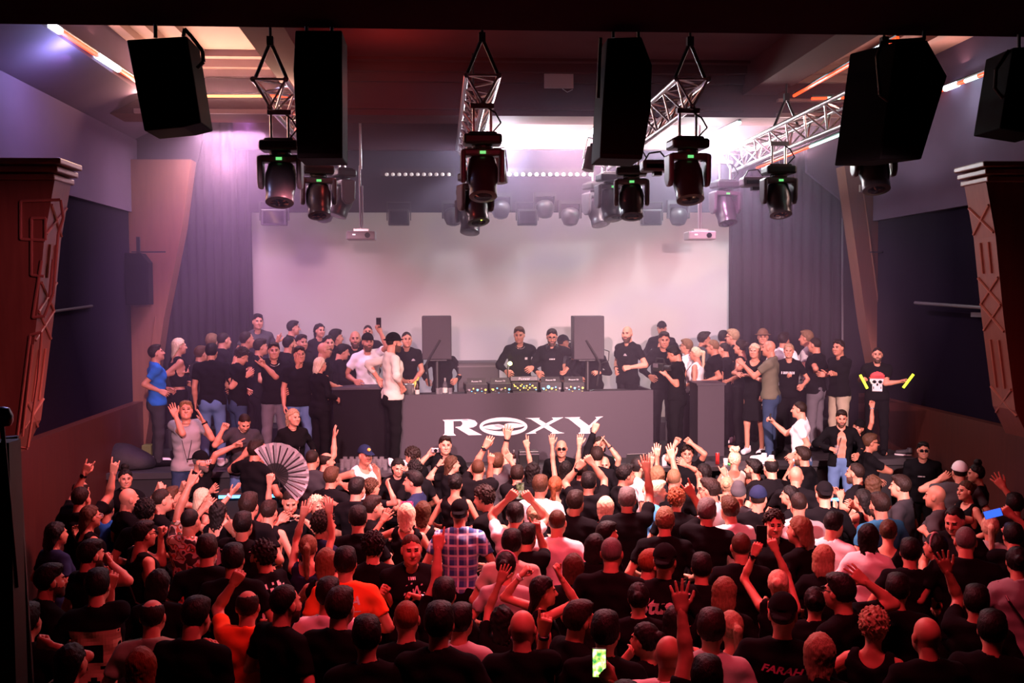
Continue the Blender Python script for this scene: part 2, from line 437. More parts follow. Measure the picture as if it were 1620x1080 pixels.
def watch_mb(b):
    b.lathe([(.029, -.010), (.034, -.009), (.034, .009), (.029, .010)], 16); b.lathe([(.019, .026), (.021, .030), (.021, .038), (.018, .040)], 14, Matrix.Rotation(math.pi / 2, 4, 'X'))
BLACKP = mat('black_plastic', (.012, .012, .013), .35, noise=.1)
GLOSSB = mat('gloss_black', (.006, .006, .008), .08, noise=0)

PEOPLE = []
def P(x, y, label, f=0, h=None, z=0.0, Y=None, sex='m', hair='short', hc='dark', hat=None, hatc='black', top='tee', tc='black', bot='long', bc='black',
      hands=(), arms=('bend', 'bend'), hy=0, hp=0, hr=0, beard=False, skin=None, acc=(), wrist=(), w=1.0, group=None):
    """x, y: where the middle of the head is seen; f: 0 back to the viewer, 90 facing picture right, 180 facing the viewer"""
    PEOPLE.append(dict(x=x, y=y, label=label, f=f, h=h or (1.79 if sex == 'm' else 1.68), z=z, Y=Y, sex=sex, hair=hair, hc=hc, hat=hat, hatc=hatc, top=top, tc=tc, bot=bot, bc=bc, hands=hands,
                       arms=arms, hy=hy, hp=hp, hr=hr, beard=beard, skin=skin, acc=acc, wrist=wrist, w=w, group=group))
def place(p):
    s = p['h'] / 1.78
    if p['Y'] is not None:
        q = at_y(p['x'], p['y'], p['Y']); s = (q.z - p['z']) / 1.655; p['h'] = s * 1.78
    else: q = at_z(p['x'], p['y'], p['z'] + 1.655 * s)
    p['s'] = s; p['pos'] = Vector((q.x, q.y, p['z']))
def settle():
    """people who came out too close to each other move along the line of sight (and grow or shrink a little)"""
    for p in PEOPLE: place(p)
    free = [p for p in PEOPLE if p['Y'] is None]
    for it in range(60):
        moved = False
        for i, a in enumerate(free):
            for b in free[i + 1:]:
                if abs(a['z'] - b['z']) > .3: continue
                d = a['pos'] - b['pos']; L = d.length
                if L < .40:
                    fr, bk = (a, b) if a['pos'].y < b['pos'].y else (b, a)
                    fr['h'] = min(fr['h'] + .008, 1.93); bk['h'] = max(bk['h'] - .008, 1.54); place(fr); place(bk); moved = True
        if not moved: break

def make_person(p):
    s, sex = p['s'], p['sex']; rnd = random.Random(int(p['x'] * 31 + p['y'] * 7))
    az = math.degrees(math.atan2(p['pos'].x, p['pos'].y)); rz = -R(p['f'] + az)
    root = empty('person', p['pos'], rz, p['label'], 'person', p['group'])
    Wm = Matrix.Translation(p['pos']) @ Matrix.Rotation(rz, 4, 'Z'); Wi = Wm.inverted()
    skin = SKIN[p['skin'] if p['skin'] is not None else rnd.choice((0, 0, 1, 1))]
    hm = hair_mat(p['hc'])
    w = p['w'] * (1.0 if sex == 'm' else .88); sh = .178 * w
    S = lambda q: np.array(q, float) * s
    # arms -------------------------------------------------
    A = {}
    tg = list(p['hands'])
    def shoulder(side): return np.array((side * sh, -.005, 1.435))
    def loc_ray(px, py):
        o = Wi @ CAM; d = (Wi.to_3x3() @ ray(px, py)); return np.array(o) / s, np.array(d)
    def cand(px, py, side, dd):
        o, d = loc_ray(px, py); sp = shoulder(side)
        cd = Wi.to_3x3() @ (p['pos'] + Vector((0, 0, 1.4)) - CAM); cd.z = 0; cd.normalize(); cd = np.array(cd)
        t = ((sp + np.array((0, .16, 0)) + cd * dd - o) @ cd) / (d @ cd); T = o + d * t
        if np.linalg.norm(T - sp) > .60:
            t2 = ((sp - o) @ d) / (d @ d); T2 = o + d * t2
            if np.linalg.norm(T2 - sp) >= .60: T = T2
            else:   # nearest point of the line of sight within reach of the shoulder
                half = math.sqrt(.60 ** 2 - np.linalg.norm(T2 - sp) ** 2) / np.linalg.norm(d); T = o + d * (t2 + max(-half, min(half, t - t2)))
        return T
    sides = [-1, 1]
    if len(tg) == 1:
        h0 = tg[0]
        if len(h0) > 5 and h0[5]: sd = h0[5]
        else: sd = min(sides, key=lambda k: np.linalg.norm(cand(h0[0], h0[1], k, 0) - shoulder(k)) + .0)
        A[sd] = h0
    elif len(tg) == 2:
        c1 = sum(np.linalg.norm(cand(t[0], t[1], k, 0) - shoulder(k)) for t, k in zip(tg, (-1, 1)))
        c2 = sum(np.linalg.norm(cand(t[0], t[1], k, 0) - shoulder(k)) for t, k in zip(tg, (1, -1)))
        for t, k in zip(tg, (-1, 1) if c1 <= c2 else (1, -1)): A[k] = t
    preset = dict(bend=((.20, .24, 1.08), 'relax', (.7, -.8, -.5)), down=((.25, .05, .80), 'relax', (.4, -1, 0)), front=((.05, .27, 1.10), 'hold', (.9, -.3, -.6)), clasp=((.03, .25, .98), 'relax', (.9, -.4, -.3)),
                  cross=((-.10, .20, 1.20), 'relax', (.6, .2, -.9)), hip=((.20, .10, 1.02), 'relax', (1, -.5, .1)), chest=((.07, .25, 1.27), 'fist', (.9, -.1, -.6)), back=((.1, -.16, 1.0), 'relax', (1, -.4, 0)))
    arms = {}
    for i, sd in enumerate(sides):
        sp = shoulder(sd)
        if sd in A:
            h0 = A[sd]; pose = h0[2] if len(h0) > 2 and h0[2] else 'open'
            T = cand(h0[0], h0[1], sd, h0[6] if len(h0) > 6 else 0.0)
            pole = np.array((sd * .8, -.05, -.75)) if T[2] > 1.25 else np.array((sd * .8, -.7, -.5))
            if len(h0) > 4 and h0[3]:
                Ep = cand(h0[3], h0[4], sd, 0); pole = Ep - (sp + T) / 2
            up = T[2] > 1.5
        else:
            t, pose, pl = preset[p['arms'][i]]; T = np.array((sd * t[0], t[1], t[2])); pole = np.array((sd * pl[0], pl[1], pl[2])); up = False
        if up: sp = sp + np.array((-sd * .015, 0, .045))
        L1, L2 = .285, .325
        dv = T - sp; d = np.linalg.norm(dv); u = dv / max(d, 1e-6)
        if d > .985 * (L1 + L2): d = .985 * (L1 + L2)
        if d < .14: d = .14
        T = sp + u * d
        a = (L1 * L1 - L2 * L2 + d * d) / (2 * d); hh = math.sqrt(max(L1 * L1 - a * a, 1e-5))
        pp = pole - (pole @ u) * u; n = np.linalg.norm(pp)
        pp = pp / n if n > 1e-4 else np.array((0, -1., 0))
        E = sp + u * a + pp * hh
        fd = (T - E) / np.linalg.norm(T - E); W = T - fd * .075
        pal = np.array((0, 1., 0)) if (up or p['f'] in (None,)) else np.array((-sd * .8, .2, -.4))
        if pose in ('point', 'horn', 'peace', 'spread', 'open') and up: pal = np.array((0, 1., .1))
        if pose in ('flat',): pal = np.array((-sd, .1, 0.))
        pal = pal - (pal @ fd) * fd
        if np.linalg.norm(pal) < .05: pal = np.array((0, .3, 1.)) - fd * fd[2]
        pal /= np.linalg.norm(pal); xx = np.cross(pal, fd)
        Hm = np.eye(4); Hm[:3, 0] = xx; Hm[:3, 1] = pal; Hm[:3, 2] = fd; Hm[:3, 3] = W
        arms[sd] = dict(S=sp, E=E, W=W, fd=fd, H=Hm, pose=pose, T=T)
    # body -------------------------------------------------
    top, bare = p['top'], p['top'] == 'bare'
    pts = [np.array((0, 0, 0)), np.array((.3 * w + .02, .2, 1.6)), np.array((-.3 * w - .02, -.2, 0))]
    for a in arms.values(): pts += [a['E'], a['W'], a['S']]
    pts = np.array(pts); lo, hi = pts.min(0) - .08, pts.max(0) + .08
    def torso(f, g, k=.04):
        f.cap(S((-.068 * w, 0, 1.35)), S((.068 * w, 0, 1.35)), (.108 + g) * s, k=.05)
        f.cap(S((-.055 * w, .005, 1.23)), S((.055 * w, .005, 1.23)), (.104 + g) * s, k=.05)
        f.cap(S((-.050 * w, .0, 1.11)), S((.050 * w, .0, 1.11)), ((.101 if sex == 'm' else .088) + g) * s, k=.05)
        f.cap(S((-.064 * w, -.005, .98)), S((.064 * w, -.005, .98)), ((.105 if sex == 'm' else .110) + g) * s, k=.05)
        for sd in sides:
            a = arms[sd]; f.cap(S((0, -.03, 1.40)), a['S'] * s - S((sd * .03, 0, .012)), (.075 + g) * s, (.055 + g) * s, k=.04)
            f.cap(S((0, -.03, 1.50)), a['S'] * s + S((-sd * .02, -.01, .0)), (.048 + g * 1.1) * s, (.046 + g * 1.2) * s, k=.035)
            f.ell(S((sd * .065 * w, .075, 1.335)), S((.075, .05, .06)) + g * s, k=.04)
            if sex == 'f': f.ell(S((sd * .068 * w, .085, 1.30)), S((.062, .062, .062)) + g * s, k=.03)
    f = Field(lo * s, hi * s, .0185)
    gap = 0 if bare else -.010
    torso(f, gap)
    f.cap(S((0, -.028, 1.46)), S((0, -.008, 1.60)), .056 * s * (1 if sex == 'm' else .86), .053 * s * (1 if sex == 'm' else .86), k=.03)
    for sd in sides:
        a = arms[sd]; m = 1.0 if sex == 'm' else .83
        f.cap(a['S'] * s, a['E'] * s, .051 * s * m, .040 * s * m, k=.03); f.cap(a['E'] * s, (a['E'] + (a['W'] - a['E']) * .35) * s, .040 * s * m, .041 * s * m, k=.015); f.cap((a['E'] + (a['W'] - a['E']) * .35) * s, a['W'] * s, .041 * s * m, .027 * s * m, k=.015)
        lm = .90
        f.cap(S((sd * .092, 0, .90)), S((sd * .115, .012, .5)), .088 * lm * s, .056 * lm * s, k=.03); f.cap(S((sd * .115, .012, .5)), S((sd * .12, -.02, .09)), .056 * s * lm, .040 * s * lm, k=.03)
        f.cap(S((sd * .12, -.04, .045)), S((sd * .135, .14, .035)), .042 * s, .034 * s, k=.02)
    f.plane((0, 0, .004), (0, 0, -1))
    V, Q = f.mesh(); parts = [(V, Q, np.zeros(len(Q), int))]
    # head
    Hh = Matrix.Translation(Vector(S((0, .03, 1.655)))) @ Matrix.Translation(Vector((0, -.03 * s, -.10 * s))) @ Matrix.Rotation(-R(p['hy']), 4, 'Z') @ Matrix.Rotation(-R(p['hp']), 4, 'X') @ Matrix.Rotation(R(p['hr']), 4, 'Y') @ Matrix.Translation(Vector((0, .03 * s, .10 * s)))
    hs = s * (.955 if sex == 'm' else .92)
    HM = Hh @ Matrix.Scale(hs, 4)
    def xf(V, M): M = np.array(M); return V @ M[:3, :3].T + M[:3, 3]
    Vh, Qh, mh = head_mesh(bool(p['beard'])); parts.append((xf(Vh, HM), Qh, mh))
    for sd in sides:
        a = arms[sd]; M = a['H'].copy(); M[:3, :3] *= s * (1 if sex == 'm' else .9); M[:3, 3] *= s; a['M'] = M
        Vx, Qx = hand_mesh(a['pose'], -sd); parts.append((xf(Vx, M), Qx, np.zeros(len(Qx), int)))
    n = 0; VV, QQ, MM = [], [], []
    for V, Q, m in parts: VV.append(V); QQ.append(Q + n); MM.append(m); n += len(V)
    body = child('body', np_mesh('body', np.concatenate(VV), np.concatenate(QQ), [skin, EYE, LIP, hm] + ([beard_mat(p['hc'], p['skin'] or 0)] if p['beard'] else []), np.concatenate(MM)), root)
    # clothes ----------------------------------------------
    shirt = None
    if not bare:
        f = Field((lo + (0, 0, .6)) * s, hi * s, .0165 if top != 'dress' else .018); g = .012
        torso(f, g)
        hem = .90 if top not in ('dress', 'crop') else (.55 if top == 'dress' else 1.08)
        if top in ('tee', 'long', 'hoodie', 'open', 'jacket'):
            f.cap(S((-.062 * w, -.005, .95)), S((.062 * w, -.005, .95)), .128 * s, k=.05); f.cap(S((-.06 * w, -.005, .90)), S((.06 * w, -.005, .90)), .130 * s, k=.04)
        if top == 'dress': f.cap(S((0, -.005, .95)), S((0, 0, .55)), .15 * s, .20 * s, k=.05, sq=(1, .8, 1))
        for sd in sides:
            a = arms[sd]; m = 1.0 if sex == 'm' else .85
            if top == 'tee': f.cap(a['S'] * s, (a['S'] + (a['E'] - a['S']) * .62) * s, .064 * s * m, .060 * s * m, k=.03, cut=True)
            elif top in ('long', 'hoodie', 'open', 'jacket'):
                f.cap(a['S'] * s, a['E'] * s, .063 * s * m, .052 * s * m, k=.03); f.cap(a['E'] * s, (a['E'] + (a['W'] - a['E']) * (.55 if p['label'].find('sleeves pushed') >= 0 else .93)) * s, .053 * s * m, .040 * s * m, k=.02, cut=True)
        if top in ('tank', 'dress', 'crop'):
            for sd in sides: f.cap(S((sd * (.155 * w + .015), 0, 1.28)), arms[sd]['S'] * s + S((sd * .06, 0, .12)), .060 * s, .075 * s, k=.01, sub=True)
            f.cap(S((0, .1, 1.50)), S((0, -.1, 1.50)), .085 * s, k=.01, sub=True)
        f.cap(S((0, -.018, 1.515)), S((0, .005, 1.62)), .058 * s, .075 * s, k=.012, sub=True)
        if top != 'hoodie': f.ell(S((0, .055, 1.49)), S((.058, .06, .032)), k=.01, sub=True)
        if top in ('open',): f.cap(S((0, .11, 1.48)), S((0, .13, .85)), .062 * s, .078 * s, k=.01, sub=True)
        if top == 'hoodie': f.cap(S((-.06, -.09, 1.47)), S((.06, -.09, 1.47)), .055 * s, k=.03)
        X, Y, Z = f.axes(); ph = rnd.random() * 6
        f.D = f.D + (.0055 * np.sin(Z / s * 30 + 14 * X + ph) * np.sin(X * 19 + Z * 11 + ph) + .003 * np.sin(Z * 55 + Y * 30 + ph * 2)).astype(np.float32)
        f.plane(S((0, 0, hem)), (0, 0, -1))
        V, Q = f.mesh(); shirt = child({'hoodie': 'hoodie', 'dress': 'dress', 'open': 'open_shirt', 'tank': 'tank_top', 'crop': 'crop_top', 'jacket': 'jacket', 'long': 'long_sleeve_top'}.get(top, 't_shirt'), np_mesh('shirt', V, Q, [top_mat(p['tc'])]), root)
        p['shirtVQ'] = (V, Q)
    if top != 'dress' or p['bot'] == 'long':
        o = child({'skirt': 'skirt', 'shorts': 'shorts'}.get(p['bot'], 'trousers'), trousers(p['bot'], sex), root, cloth_mat(p['bc']), Matrix.Scale(s, 4))
    if p['z'] > .2:
        sm = _hr.get('shoe')
        if sm is None:
            g = Field((-.08, -.16, 0), (.08, .26, .16), .012); g.cap((0, -.04, .055), (.012, .15, .045), .052, .044, k=.02); g.cap((0, -.05, .06), (0, -.055, .12), .052, .05, k=.02); g.plane((0, 0, .130), (0, 0, 1)); g.plane((0, 0, .002), (0, 0, -1)); sm = _hr['shoe'] = np_mesh('shoe', *g.mesh(), [None])
        for sd in sides: child('shoe', sm, root, cloth_mat('black' if rnd.random() < .75 else 'white'), Matrix.Translation((sd * .122 * s, 0, 0)) @ Matrix.Scale(s, 4))
    if p['hat'] and p['hair'] in ('short', 'quiff', 'curly'): p['hair'] = 'buzz'
    if p['hair']: child('hair', wig(p['hair']), root, hm, HM)
    if p['hat']: child('cap' if 'cap' in p['hat'] else ('beanie' if p['hat'] == 'beanie' else 'hat'), wig(p['hat']), root, cloth_mat(p['hatc']), HM @ Matrix.Scale(1.04, 4))
    for a in p['acc']:
        if a == 'shades': child('sunglasses', shared_mb('shades', shades_mb), root, GLOSSB, HM)
        elif a == 'shades_up': child('sunglasses', shared_mb('shades', shades_mb), root, mat('mirror_pink', (.7, .12, .45), .12, .6, noise=0), HM @ Matrix.Translation((0, -.055, .098)) @ Matrix.Rotation(R(12), 4, 'X'))
        elif a == 'specs': child('glasses', shared_mb('specs', specs_mb), root, BLACKP, HM)
        elif a == 'specs_pale': child('glasses', shared_mb('specs', specs_mb), root, mat('pale_frame', (.75, .7, .66), .3, noise=0), HM)
        elif a == 'headphones':
            def hp_mb(b):
                pts = [Vector((.085 * math.cos(t), .02 + .06 * math.sin(t), -.155 - .015 * math.sin(t))) for t in [k * math.pi / 10 * 1.0 + math.pi for k in range(11)]]
                b.tube(pts, .011)
                for sx in (-1, 1): b.cyl((sx * .05, .075, -.17), (sx * .085, .045, -.165), .036, n=14)
            child('headphones', shared_mb('headphones', hp_mb), root, BLACKP, Matrix.Translation(Vector(S((0, .03, 1.655)))) @ Matrix.Scale(s, 4))
        elif a.startswith('chain'):
            def ch_mb(b):
                pts = [Vector((.075 * math.sin(t), .015 + .095 * math.cos(t), -.155 - .055 * max(0, math.cos(t)))) for t in [k * 2 * math.pi / 18 for k in range(19)]]; b.tube(pts, .0045, 6)
            child('necklace', shared_mb('chain', ch_mb), root, mat('silver_chain', (.8, .78, .75), .2, .9, noise=0), Matrix.Translation(Vector(S((0, .0, 1.65)))) @ Matrix.Scale(s, 4))
        elif a in ('lanyard',):
            b = MB(); pts = [S(q) for q in ((-.06, -.02, 1.50), (-.075, .10, 1.40), (-.05, .145, 1.25), (0, .155, 1.02), (.05, .145, 1.25), (.075, .10, 1.40), (.06, -.02, 1.50))]; b.tube(pts, .004 * s, 6); b.build('lanyard', BLACKP, root)
        elif a in ('strap', 'strap_red'):
            b = MB(); pts = [S(q) for q in ((-.14, -.02, 1.50), (-.08, -.125, 1.38), (.02, -.135, 1.24), (.12, -.11, 1.08), (.17, 0, 1.0), (.1, .13, 1.12), (-.04, .15, 1.3), (-.14, .05, 1.49))]; b.tube(pts, .009 * s, 6); b.build('bag_strap', mat('strap_red', (.35, .04, .03), .6, noise=0) if a == 'strap_red' else BLACKP, root)
        elif a.startswith('badge'):
            c = dict(badge_o=(.9, .35, .05), badge_y=(.8, .62, .1), badge_w=(.6, .58, .58))[a]
            def bd_mb(b): b.cyl((0, .088, .088), (0, .104, .094), .022, n=16)
            child('cap_badge', shared_mb('badge', bd_mb), root, mat('badge' + a, c, .5, noise=0), HM if p['hat'] == 'cap' else HM @ Matrix.Rotation(math.pi, 4, 'Z'))
        elif a == 'headband':
            def hb_mb(b): b.tube([Vector((.095 * math.cos(t), -.012 + .01 * math.sin(t), .035 + .108 * math.sin(t))) for t in [k * math.pi / 12 for k in range(13)]], .010, 8)
            child('headband', shared_mb('headband', hb_mb), root, cloth_mat('pinkgrey'), HM)
    for sd, kind in p['wrist']:
        a = arms[sd]; M = Matrix(a['M'].tolist()) @ Matrix.Translation((0, 0, -.035))
        if kind == 'watch': child('wristwatch', shared_mb('watch', watch_mb), root, GLOSSB, M)
        else: child('wristband', shared_mb('band', band_mb), root, {'red': mat('band_red', (.7, .03, .03), .5, noise=0), 'white': mat('band_white', (.75, .73, .7), .5, noise=0), 'silver': mat('band_silver', (.7, .68, .66), .25, .8, noise=0)}.get(kind, BLACKP), M)
    p['root'] = root; p['W'] = Wm; p['arm'] = arms; p['HM'] = HM
    return root
def palm(p, sd):
    """world matrix of a hand's grip: Z along the fingers, Y out of the palm"""
    M = p['W'] @ Matrix(p['arm'][sd]['M'].tolist()); return Matrix.Translation(M @ Vector((0, .03, .06))) @ M.to_quaternion().to_matrix().to_4x4()
def used_side(p):
    return None
def shirt_print(p, shapes, m, name='print', back=True, zc=1.28, label=None, thick=.004):
    """flat artwork laid on the cloth; shapes: polygons or (verts, faces) in metres on the chest/back plane"""
    V, Q = p['shirtVQ']; bv = BVHTree.FromPolygons([Vector(v) for v in V], [tuple(int(i) for i in q) for q in Q]); s = p['s']
    sg = -1 if back else 1; out = MB()
    for vs, fs in shapes:
        pts = []
        for u, v in vs:
            o = Vector(((-u if not back else u) * s, sg * .6, (zc + v) * s)); h = bv.ray_cast(o, Vector((0, -sg, 0)))
            q = h[0] if h[0] is not None else Vector((o.x, sg * .13 * s, o.z)); pts.append(q + Vector((0, sg * thick, 0)))
        out.add(pts, fs)
    me = bpy.data.meshes.new(name); me.from_pydata(out.v, [], out.f); me.materials.append(m); me.update()
    o = bpy.data.objects.new(name, me); COL.objects.link(o); o.parent = p['root']
    if label: o['label'] = label
    return o
def grid_shape(x0, x1, y0, y1, n=6, keep=None):
    vs = [(x0 + (x1 - x0) * i / n, y0 + (y1 - y0) * j / n) for j in range(n + 1) for i in range(n + 1)]
    fs = [(j * (n + 1) + i, j * (n + 1) + i + 1, (j + 1) * (n + 1) + i + 1, (j + 1) * (n + 1) + i) for j in range(n) for i in range(n)]
    if keep: fs = [q for q in fs if keep(sum(vs[k][0] for k in q) / 4, sum(vs[k][1] for k in q) / 4)]
    return vs, fs
def text_shape(t, size, cx=0, cy=0, shear=0.0, rot=0.0, sx=1.0, offs=0.0):
    cu = bpy.data.curves.new('t', 'FONT'); cu.body = t; cu.size = size; cu.align_x = 'CENTER'; cu.align_y = 'CENTER'; cu.shear = shear; cu.resolution_u = 2; cu.offset = offs
    o = bpy.data.objects.new('t', cu); COL.objects.link(o); dg = bpy.context.evaluated_depsgraph_get(); me = bpy.data.meshes.new_from_object(o.evaluated_get(dg))
    ca, sa = math.cos(rot), math.sin(rot)
    vs = [(cx + ca * v.co.x * sx - sa * v.co.y, cy + sa * v.co.x * sx + ca * v.co.y) for v in me.vertices]; fs = [tuple(q.vertices) for q in me.polygons]
    bpy.data.objects.remove(o); bpy.data.meshes.remove(me); bpy.data.curves.remove(cu)
    return vs, fs
SCREEN_E, LED_E = .46, 2.6
# ------------------------------------------------------------------ the room
WOOD = wood_mat('red_wood', (.05, .010, .007), (.10, .023, .014), .42)
WOODL = wood_mat('pilaster_wood', (.16, .062, .038), (.26, .105, .062), .36)
DARKW = wood_mat('dark_wood', (.03, .012, .008), (.06, .022, .014), .5)
NAVY = mat('dark_felt_panel', (.010, .006, .015), .95, noise=.2, nscale=30, spec=.03)
PLASTER = mat('ceiling_plaster', (.26, .15, .13), .7, noise=.08, nscale=3)
PLASTERD = mat('ceiling_dim_red', (.075, .018, .020), .8, noise=.1, nscale=3, spec=.1)  # dark red copy of the plaster, dim red light put into its colour
COVE = mat('cove_plaster', (.10, .068, .115), .85, noise=.08, nscale=3, spec=.1)
DRAPE = mat('black_drape', (.016, .014, .020), .95, noise=.2, nscale=12, spec=.1)
STAGEB = mat('stage_black', (.018, .015, .018), .7, noise=.2, nscale=6)
FLOORM = wood_mat('floor_boards', (.02, .012, .010), (.04, .024, .018), .35)
ALU = mat('aluminium', (.70, .67, .66), .28, .85, noise=.08, nscale=30)
BLACKM = mat('black_metal', (.016, .015, .016), .42, noise=.1)
BLACKS = mat('speaker_black', (.005, .004, .005), .7, noise=.15, nscale=40, spec=.06)
CHARC = mat('booth_black', (.030, .021, .031), .6, noise=.08, nscale=20)
GREYP = mat('grey_housing', (.10, .085, .10), .42, noise=.1)
def st(o): o['kind'] = 'structure'; return o

st(MB().span((-6.5, -2, -.2), (9, 14.3, 0)).build('floor', FLOORM))
st(MB().span((-6.5, 14.3, -.2), (9, 17.8, 1.3)).build('floor_stage', STAGEB))
st(MB().span((-6.5, 17.6, 1.3), (9, 17.8, 7.4)).build('wall_back', DRAPE))
st(MB().span((-5.2, -2, 0), (-4.75, 17.6, 7.2)).build('wall_left', NAVY))
st(MB().span((7.15, -2, 0), (7.6, 17.6, 7.2)).build('wall_right', NAVY))
st(MB().span((-4.75, -2, 0), (-4.60, 16.4, 2.12)).build('trim_1', WOOD))
st(MB().span((7.0, -2, 0), (7.15, 16.4, 2.06)).build('trim_2', WOOD))
st(MB().span((-5.2, 9.9, 7.1), (7.6, 17.8, 7.4)).build('ceiling', PLASTER))
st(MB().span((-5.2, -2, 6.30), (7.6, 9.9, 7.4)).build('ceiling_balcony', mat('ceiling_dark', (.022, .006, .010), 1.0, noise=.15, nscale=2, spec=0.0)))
st(MB().span((-5.2, 14.6, 6.30), (7.6, 15.3, 7.1)).build('trim_beam', PLASTERD))
st(MB().span((-2.1, 9.9, 6.62), (-1.62, 14.6, 7.1)).build('trim_3', PLASTERD))
st(MB().span((4.45, 9.9, 6.62), (4.95, 14.6, 7.1)).build('trim_4', PLASTERD))
st(MB().span((-1.62, 9.9, 7.04), (4.45, 14.6, 7.1)).build('ceiling_center', PLASTERD))
b = MB()
for k, (dy, dz) in enumerate(((.10, .34), (.22, .22), (.36, .10))): b.span((-1.62, 14.6 - dy, 7.1 - dz), (4.45, 14.6, 7.1 - dz + .12))
b.span((-1.62, 14.52, 6.38), (4.45, 14.6, 6.46))
st(b.build('trim_5', PLASTERD))
b = MB()
for x0, x1 in ((-4.2, -2.1), (4.95, 7.15)):
    for dy, dz in ((.10, .30), (.24, .20), (.40, .09)): b.span((x0, 14.6 - dy, 7.1 - dz), (x1, 14.6, 7.1 - dz + .11))
    b.span((x0, 14.50, 6.52), (x1, 14.6, 6.56)); b.span((x0, 14.54, 6.30), (x1, 14.6, 6.36))
st(b.build('trim_6', PLASTER))
b = MB()   # mouldings running into the depth beside the side coves
for x in (-3.85, -3.55, -3.2): b.span((x - .06, 9.9, 7.0), (x + .06, 14.2, 7.1))
for x in (5.6, 6.0, 6.45): b.span((x - .06, 9.9, 7.0), (x + .06, 14.2, 7.1))
st(b.build('trim_7', PLASTER))
# side coves: sloping plaster under the light strips
st(MB().prism([(-4.05, 9.9, 6.55), (-5.15, 9.9, 6.0), (-5.15, 9.9, 7.1), (-4.05, 9.9, 7.1)], (0, 6.5, 0)).build('trim_8', COVE))
st(MB().span((7.06, 9.9, 4.9), (7.15, 16.4, 7.1)).build('trim_9', COVE))
st(MB().span((-4.75, 9.9, 5.05), (-4.70, 16.4, 6.2)).build('trim_12', COVE))
# proscenium cheeks: black masking between the side walls and the stage opening
st(MB().prism([at_y(x, y, 16.45) for x, y in ((120, 742), (230, 742), (262, 500), (296, 330), (330, 172), (133, 240))], (0, .1, 0)).build('wall_1', DRAPE))
st(MB().prism([at_y(x, y, 16.45) for x, y in ((1500, 742), (1410, 742), (1385, 560), (1350, 330), (1277, 272), (1277, 200), (1500, 200))], (0, .1, 0)).build('wall_2', COVE))
# risers and steps
st(MB().span((-4.4, 16.55, 1.3), (6.6, 17.3, 1.6)).build('floor_riser', STAGEB))
st(MB().span((-1.0, 15.62, 1.3), (3.4, 16.5, 1.40)).build('floor_podium', STAGEB))
st(MB().span((-4.3, 13.2, 0), (-1.75, 14.3, .55)).build('floor_step', STAGEB))
st(MB().span((4.25, 13.2, 0), (5.45, 14.3, .55)).build('floor_step_right', STAGEB))
st(MB().span((5.5, 13.8, 0), (6.2, 14.3, .30)).build('floor_step_low', STAGEB))
b = MB()
b.span((-4.6, 14.24, 1.22), (7.0, 14.34, 1.305)); b.span((-1.72, 13.88, 1.25), (5.0, 14.24, 1.305)); st(b.build('trim_10', mat('stage_edge', (.05, .045, .05), .4, noise=.1)))

# ------------------------------------------------------------------ pilasters
def px_poly(pts, Y): return [at_y(x, y, Y) for x, y in pts]
def strip(b, p, q, Y, r=.016):
    b.cyl(at_y(p[0], p[1], Y), at_y(q[0], q[1], Y), r, n=6)
def near_pilaster(sgn):
    lab = ('carved red wood pilaster tapering downward on the left wall', 'carved red wood pilaster tapering downward on the right wall with crossed mouldings')[sgn > 0]
    X = lambda a: 1.05 + sgn * a   # distance from the room's middle
    ro = empty('pilaster', (1.05 + sgn * 5.4, 10.8, 2.1), 0, lab, 'pillar', 'pilasters along the side walls')
    out = 5.8 if sgn < 0 else 6.0
    prof = [(X(out), 10.8, 4.95), (X(4.98), 10.8, 4.95), (X(5.10), 10.8, 4.35), (X(5.20), 10.8, 3.5), (X(5.36), 10.8, 2.42), (X(5.52), 10.8, 2.10), (X(out), 10.8, 2.1)]
    L = lambda o: (setattr(o, 'matrix_parent_inverse', Matrix.Translation(-ro.location)), o)[1]
    L(MB().prism(prof, (0, .46, 0)).build('shaft', WOODL, ro))
    b = MB()
    for k in range(3): b.span((X(out), 10.74 - .05 * (2 - k) , 4.95 + .075 * (2 - k)), (X(4.96 - .05 * (2 - k)), 11.28 + .02 * k, 5.01 + .075 * (2 - k)))
    L(b.build('cornice', WOODL, ro, bevel=.012))
    b = MB(); Yf = 10.785
    if sgn < 0:
        for p, q in (((33, 318), (33, 378)), ((33, 318), (96, 316)), ((50, 345), (50, 435)), ((50, 345), (72, 345)), ((72, 345), (72, 380)), ((33, 378), (72, 380)), ((50, 435), (70, 437)), ((66, 412), (52, 502)), ((52, 502), (72, 500)),
                     ((96, 316), (100, 345)), ((100, 345), (92, 370)), ((92, 370), (84, 465)), ((84, 465), (70, 500)), ((84, 410), (78, 470)), ((48, 530), (26, 707)), ((48, 530), (66, 525)), ((66, 525), (60, 600)), ((60, 600), (44, 707)), ((26, 707), (44, 709)), ((52, 545), (36, 690))):
            strip(b, p, q, Yf)
    xs = X(4.95)
    def side(z0, y0, z1, y1):
        f = lambda z: X(float(np.interp(z, [2.1, 2.42, 3.5, 4.35, 4.95], [5.52, 5.36, 5.20, 5.10, 4.98])))
        b.cyl((f(z0) - sgn * .004, y0, z0), (f(z1) - sgn * .004, y1, z1), .017, n=6)
    for z in (4.55, 3.75, 3.45, 2.5):
        side(z + .15, 10.82, z - .15, 11.24); side(z - .15, 10.82, z + .15, 11.24)
    side(4.3, 10.95, 3.95, 10.95); side(4.3, 11.12, 3.95, 11.12); side(3.2, 10.95, 2.65, 10.95); side(3.2, 11.12, 2.65, 11.12)
    L(b.build('moulding', mat('copper_moulding', (.34, .15, .095), .3, noise=.1), ro))
near_pilaster(-1); near_pilaster(1)
